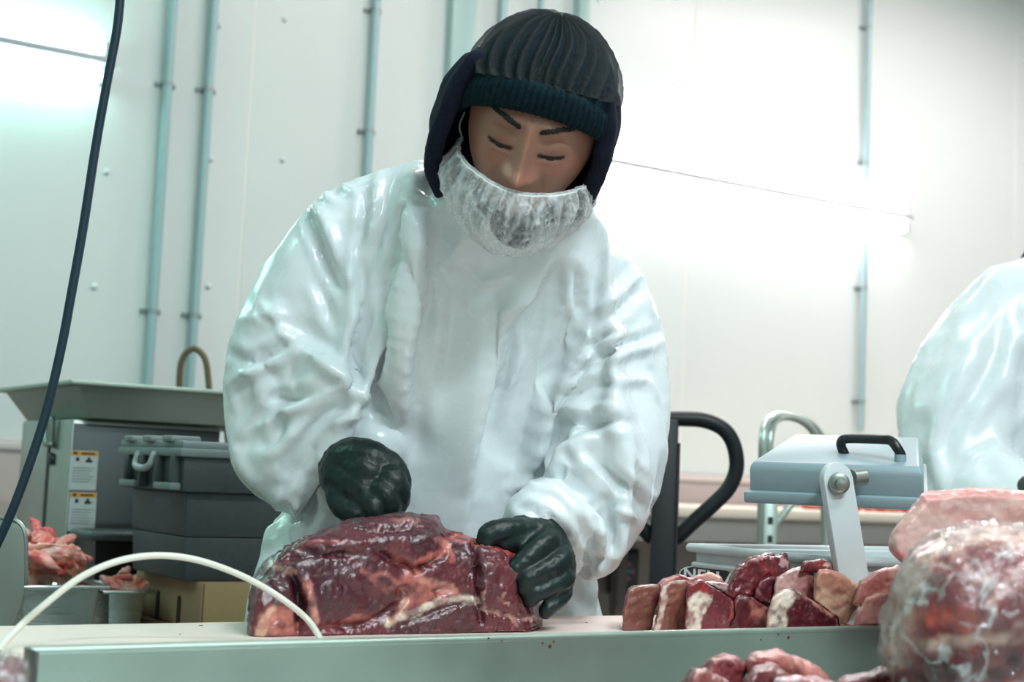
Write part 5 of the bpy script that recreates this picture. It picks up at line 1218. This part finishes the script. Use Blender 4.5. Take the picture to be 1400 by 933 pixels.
# cartons
def carton(s, t, L, W, z0, z1, label, slots=False):
    o = thing('carton', RP(s + L / 2, t + W / 2, z0), label, 'box', 'cartons under the tote')
    MB().rbox(s, s + L, t, t + W, z0, z1).build('box_body', card_a, o, bevel=.003)
    MB().rbox(s - .004, s, t + .0, t + W, z1 - .085, z1).build('flap', card_a, o, bevel=.001)
    MB().rbox(s, s + L, t - .004, t, z1 - .08, z1).build('flap', mat('cardboard_light', (160, 140, 96), .85, bump=.1, bscale=150), o, bevel=.001)
    if slots:
        for k in (.30, .62):
            mb = MB(); mb.rbox(s - .006, s - .0035, t + W * k - .008, t + W * k + .008, z1 - .088, z1 - .04); mb.lathe(RP(s - .0035, t + W * k, z1 - .04), [(.008, 0), (.008, -.0025)], U, 14); mb.build('hand_slot', mat('slot_shadow', (52, 36, 26), .9), o)
cs, ctt, cz0 = st(pix(277, 835, 2.62)); cz1 = st(pix(277, 797, 2.62))[2] + .002
ts, tt, tz = st(pix(247, 796, 2.62))
carton(cs - .02, ctt + .02, .40, .33, ZBN + .0005, tz - .0885, 'lower cardboard carton on the bench, mostly hidden by the cutting board')
carton(cs, ctt, .42, .36, tz - .087, tz - .0005, 'slotted cardboard carton right under the grey tote', True)
# lidded tote
tp = st(pix(247, 600, 2.62))[2]; TL, TW = .46, .31
to = thing('storage_tote', RP(ts + .2, tt + .15, tz), 'dark grey plastic tote with a pale hinged lid on a carton', 'tote')
z1_, z2_ = st(pix(247, 735, 2.62))[2], st(pix(247, 673, 2.62))[2]
mb = MB(); prism(mb, ts + .006, tt + .006, tz, TL - .012, TW - .012, z1_ - tz, .004); mb.build('lower_body', tote_m, to, bevel=.004)
mb = MB(); prism(mb, ts + .002, tt + .002, z1_, TL - .004, TW - .004, z2_ - z1_, .003); mb.build('upper_body', tote_m, to, bevel=.004)
mb = MB(); prism(mb, ts - .014, tt - .014, z2_, TL + .028, TW + .028, tp - .03 - z2_, .002); mb.build('collar', tote_m, to, bevel=.004)
mb = MB(); mb.rbox(ts - .024, ts + TL + .024, tt - .024, tt + TW + .024, tp - .032, tp - .016); mb.build('rim', tote_lid, to, bevel=.004)
for k in range(2): MB().rbox(ts - .02 + k * (TL / 2 + .022), ts + TL / 2 - .004 + k * (TL / 2 + .022), tt - .02, tt + TW + .02, tp - .017, tp - .003).build('lid_flap', tote_lid, to, bevel=.004)
for k in range(4): MB().rbox(ts - .030, ts - .012, tt + .0 + k * .088, tt + .012 + k * .088, z2_ + .005, tp - .03).build('rib', tote_m, to, bevel=.002)
for k in range(2): MB().rbox(ts - .034, ts - .012, tt - .005 + k * .20, tt + .085 + k * .20, z2_ + .003, z2_ + .016).build('foot_ledge', tote_lid, to, bevel=.003)
mb = MB(); hq = [RP(ts - .026, tt + .11, tp - .03), RP(ts - .032, tt + .115, tp - .05), RP(ts - .032, tt + .155, tp - .056), RP(ts - .032, tt + .195, tp - .05), RP(ts - .026, tt + .20, tp - .03)]
mb.tube(catmull(hq, 20), .007, 10, True); mb.build('grip', mat('grip_pale', (150, 156, 160), .4), to)
for k in range(3): MB().rbox(ts - .028, ts + .03, tt + .02 + k * .11, tt + .07 + k * .11, tp - .006, tp + .006).build('hinge_knuckle', tote_lid, to, bevel=.004)

# steel tubs with trimmings
def tub(s, t, L, W, z1, label):
    o = thing('steel_tub', RP(s + L / 2, t + W / 2, ZBN), label, 'tub', 'steel meat tubs')
    mb = MB(); pan(mb, s, t, ZBN + .0005, z1, L, W, .02, .005, .016, .006); mb.build('pan', steel, o, bevel=.002); return o
as_, at_, az_ = st(pix(149, 807, 2.70))
tub(as_, at_, .07, .22, az_, 'steel tub of pale meat scraps in front of the black bin')
bs2, bt2, bz2 = st(pix(62, 792, 2.72)); 
tub(.690, 2.645, .135, .25, bz2, 'steel tub heaped with red meat scraps at the far left')
def scrap(P, r, k, label, group):
    rr = random.Random(k); mb = MB(); a, b = rr.uniform(0, 6.28), rr.uniform(-.9, .9)
    e1 = np.array([math.cos(a) * math.cos(b), math.sin(a) * math.cos(b), math.sin(b)]); e2 = np.cross(e1, [0.3, .2, 1.0]); e2 /= np.linalg.norm(e2); e3 = np.cross(e1, e2)
    mb.ell(P, (r * rr.uniform(1.0, 1.5), r * rr.uniform(.5, .8), r * rr.uniform(.22, .4)), (e1, e2, e3), 20, 14)
    me = mb.mesh('m'); me = evalmesh(me, [('SUBSURF', dict(levels=1, render_levels=1))]); ripple(me, r * .24, .9 / r, k * 3.7); ripple(me, r * .1, 2.5 / r, k * 1.7)
    b1, b2 = rr.choice([((206, 96, 92), (226, 160, 148)), ((188, 66, 70), (214, 120, 112)), ((224, 186, 172), (206, 120, 108)), ((216, 120, 98), (232, 176, 156))])
    paint(me, b1, b2, 30, .6, k * 1.3, marble=.4); tag(finish('meat_scrap', me, fat_mat, None, True, 180), label, 'meat', group)
rr = random.Random(11); k = 0
for (x, y, d, r) in ((41, 790, 2.72, .035), (63, 792, 2.74, .035), (88, 790, 2.76, .035), (43, 768, 2.70, .036), (65, 772, 2.68, .036), (91, 776, 2.70, .036), (105, 772, 2.72, .030), (37, 750, 2.72, .032), (57, 752, 2.69, .036), (77, 756, 2.69, .034), (97, 758, 2.72, .030), (43, 733, 2.73, .028), (61, 735, 2.72, .030), (81, 742, 2.73, .028), (51, 724, 2.74, .022)):
    k += 1; scrap(pix(x, y, d), r, k, 'scrap of red and white meat heaped in the far left tub', 'meat scraps in the far left tub')
for (x, y, d, r) in ((152, 806, 2.76, .03), (168, 808, 2.75, .03), (184, 808, 2.77, .03), (150, 797, 2.80, .024), (162, 795, 2.78, .026), (176, 797, 2.78, .026), (188, 800, 2.80, .022), (166, 788, 2.80, .02)):
    k += 1; scrap(pix(x, y, d), r, k, 'pale pink meat scrap in the tub before the black bin', 'meat scraps in the nearer tub')
# black bin
ks, kt, kz = st(pix(131, 733, 2.99))
bi = thing('plastic_bin', RP(ks + .1, kt + .1, ZBN), 'black plastic bin with a wide rim between the grinder and the tote', 'bin')
mb = MB(); pan(mb, ks, kt, ZBN + .0005, kz, .17, .12, .02, .004, .0, .004); mb.build('bin_body', blackp, bi, bevel=.004)
mb = MB(); q = [RP(ks - .006, kt - .006, kz), RP(ks + .176, kt - .006, kz), RP(ks + .176, kt + .126, kz), RP(ks - .006, kt + .126, kz)]
for e in range(4): mb.tube([q[e], (q[e] + q[(e + 1) % 4]) / 2, q[(e + 1) % 4]], .010, 10, True)
mb.build('rim', mat('bin_rim', (70, 82, 82), .4), bi)
# rounded steel guard at the left edge
D = 2.25; zt_ = st(pix(10, 712, D))[2]
out = [(-80, 700), (-20, 708), (10, 712), (24, 716), (32, 726), (35, 745), (35, 800), (30, 825), (20, 850), (10, 900), (10, 960), (-80, 960)]
gp = thing('steel_guard', pix(-20, 960, D) * np.array([1, 1, 0]), 'flat grey steel guard plate with a rounded corner at the left edge', 'guard')
R0 = np.array([pix(x, y, D) for x, y in out]); mb = MB(); mb.loft([R0, R0 + N * .012]); mb.build('plate', mat('guard_grey', (150, 160, 152), .45, .6), gp, bevel=.003)
mb = MB(); e = catmull([pix(x, y - 2, D + .004) for x, y in out[:7]], 30); mb.tube(e, .004, 8, True); mb.build('edge_wire', steel_dull, gp)
pp = pix(-40, 950, D); mb = MB(); mb.tube([np.array([pp[0], pp[1] + .02, 0]), np.array([pp[0], pp[1] + .02, .4]), pp + np.array([0, .02, .05])], .018, 12); mb.lathe(np.array([pp[0], pp[1] + .02, 0]), [(.09, 0), (.09, .012), (.03, .02)], ZZ, 20); mb.build('post', steel_dull, gp)

# dark cable hanging from the ceiling
D = 2.05
cp = catmull([pix(166, -20, D), pix(160, 40, D), pix(147, 110, D), pix(131, 200, D), pix(114, 310, D), pix(98, 400, D), pix(84, 475, D), pix(64, 560, D), pix(42, 630, D), pix(16, 700, D), pix(-14, 765, D), pix(-60, 860, D), pix(-90, 1000, D)], 80)
top = cp[0].copy(); up = np.array([[top[0] + .02 * k, top[1], top[2] + (ZCEIL - .003 - top[2]) * k / 8] for k in range(8, 0, -1)])
dn = np.array([[cp[-1][0] - .02 * k, cp[-1][1], cp[-1][2] * (1 - k / 6) + .008] for k in range(1, 7)])
mb = MB(); mb.tube(np.vstack([up, cp, dn]), .0066, 12, True)
tag(mb.build('cable', mat('cable_rubber', (22, 46, 60), .4, bump=.05, bscale=80), None), 'thick dark blue cable hanging down the left side', 'cable')
# white plastic strip bowed over the board
a, b = pixz(-14, 905, ZBOARD + .0045), pixz(448, 893, ZBOARD + .0045)
cp = [a] + [pix(x, y, dd) for x, y, dd in ((20, 864, 1.52), (60, 828, 1.535), (110, 790, 1.555), (160, 768, 1.575), (210, 760, 1.60), (260, 764, 1.62), (310, 779, 1.64), (355, 800, 1.66), (395, 826, 1.67), (425, 853, 1.68))] + [b]
mb = MB(); mb.tube(catmull(cp, 60), .0036, 10, True)
tag(mb.build('plastic_tube', mat('tube_white', (222, 220, 208), .35), None), 'thin white plastic tube bowed in an arc in front of the beef joint', 'tube')
# small film wrapped piece at the bottom left
wr = thing('wrapped_piece', pix(2, 990, 1.22) * np.array([1, 1, 0]) + ZZ * ZF, 'crumpled clear plastic wrap at the bottom left corner', 'plastic wrap')
wo = [(-60, 1010), (-62, 930), (-40, 905), (-10, 898), (16, 900), (30, 912), (32, 940), (28, 1000), (0, 1015)]
w1 = layered(wo, lambda x: 1.24, [(-.04, .5, .5), (-.03, .85, .85), (0, 1, 1), (.03, .9, .9), (.045, .5, .5)], .0035, 3, ZF + .002, anchor=(.5, .6)); ripple(w1, .006, 30, 2.)
paint(w1, (120, 80, 84), (168, 130, 132), 20, .5, 4.); finish('meat', w1, meat_mat, wr, True, 180)
w2_ = layered(wo, lambda x: 1.24, [(-.046, .52, .52), (-.034, .89, .89), (0, 1.05, 1.05), (.034, .95, .95), (.05, .55, .55)], .0035, 2, ZF + .001, anchor=(.5, .6)); ripple(w2_, .010, 32, 7., True); ripple(w2_, .004, 70, 3., True)
finish('plastic_wrap', w2_, MATS['clear_film'], wr, True, 180)
# ------------------------------------------------------------------ soft meat gives way where it meets other things
from mathutils.bvhtree import BVHTree
def world_co(o):
    off = np.zeros(3); p = o
    while p is not None: off += np.array(p.location); p = p.parent
    return getco(o.data) + off, off
def tree_of(o):
    co, _ = world_co(o)
    return BVHTree.FromPolygons([tuple(v) for v in co], [tuple(p.vertices) for p in o.data.polygons]), co.min(0), co.max(0)
def meshes(o): return ([o] if o.type == 'MESH' else []) + [c for ch in o.children for c in meshes(ch)]
def yield_to(o, obstacles, margin=.0016, direct=True):
    """vertices that lie inside a neighbour are pressed back out of it, all of them towards their own side"""
    for m in meshes(o):
        co, off = world_co(m); moved = False; cen = co.mean(0)
        for tr, lo, hi in obstacles:
            near = ((co > lo - .004) & (co < hi + .004)).all(1)
            if not near.any(): continue
            dv = Vector(cen - (np.clip(cen, lo, hi) if not direct else (lo + hi) / 2)); dv = dv.normalized() if dv.length > 1e-6 else Vector((0, 0, 1))
            for i in np.nonzero(near)[0]:
                v = Vector(co[i]); loc, nrm, k, dist = tr.find_nearest(v, .08)
                if loc is None: continue
                if (v - loc).dot(nrm) < 0:
                    q = v.copy(); hit = None
                    if direct:
                        hit = tr.ray_cast(q, dv, .12)[0]
                    co[i] = np.array((hit + dv * margin) if hit is not None else (loc + nrm * margin)); moved = True
                elif dist < margin: co[i] = np.array(loc + nrm * margin); moved = True
        if moved: setco(m.data, co - off)
def named(n): return sorted([o for o in COL.objects if o.parent is None and (o.name == n or o.name.startswith(n + '.'))], key=lambda q: q.name)
hands = [tree_of(c) for c in root.children if c.name.startswith('glove')] + [tree_of(gown_o)]
press_t = [tree_of(m) for m in meshes(named('meat_press')[0])]; ups = [tree_of(m) for m in meshes(named('prep_table')[0])]
yield_to(beef, hands, .0012, False)
done = list(press_t) + ups
for o in named('meat_block') + named('fat_covered_joint'):
    yield_to(o, done); yield_to(o, done); done.append(tree_of(o))
done = []
for o in named('bagged_joint') + named('beef_piece'):
    if o.name.startswith('beef_piece'): yield_to(o, done); yield_to(o, done)
    done += [tree_of(m) for m in meshes(o)[-1:]]
print('contact', time.time() - T0)
print('script', time.time() - T0)
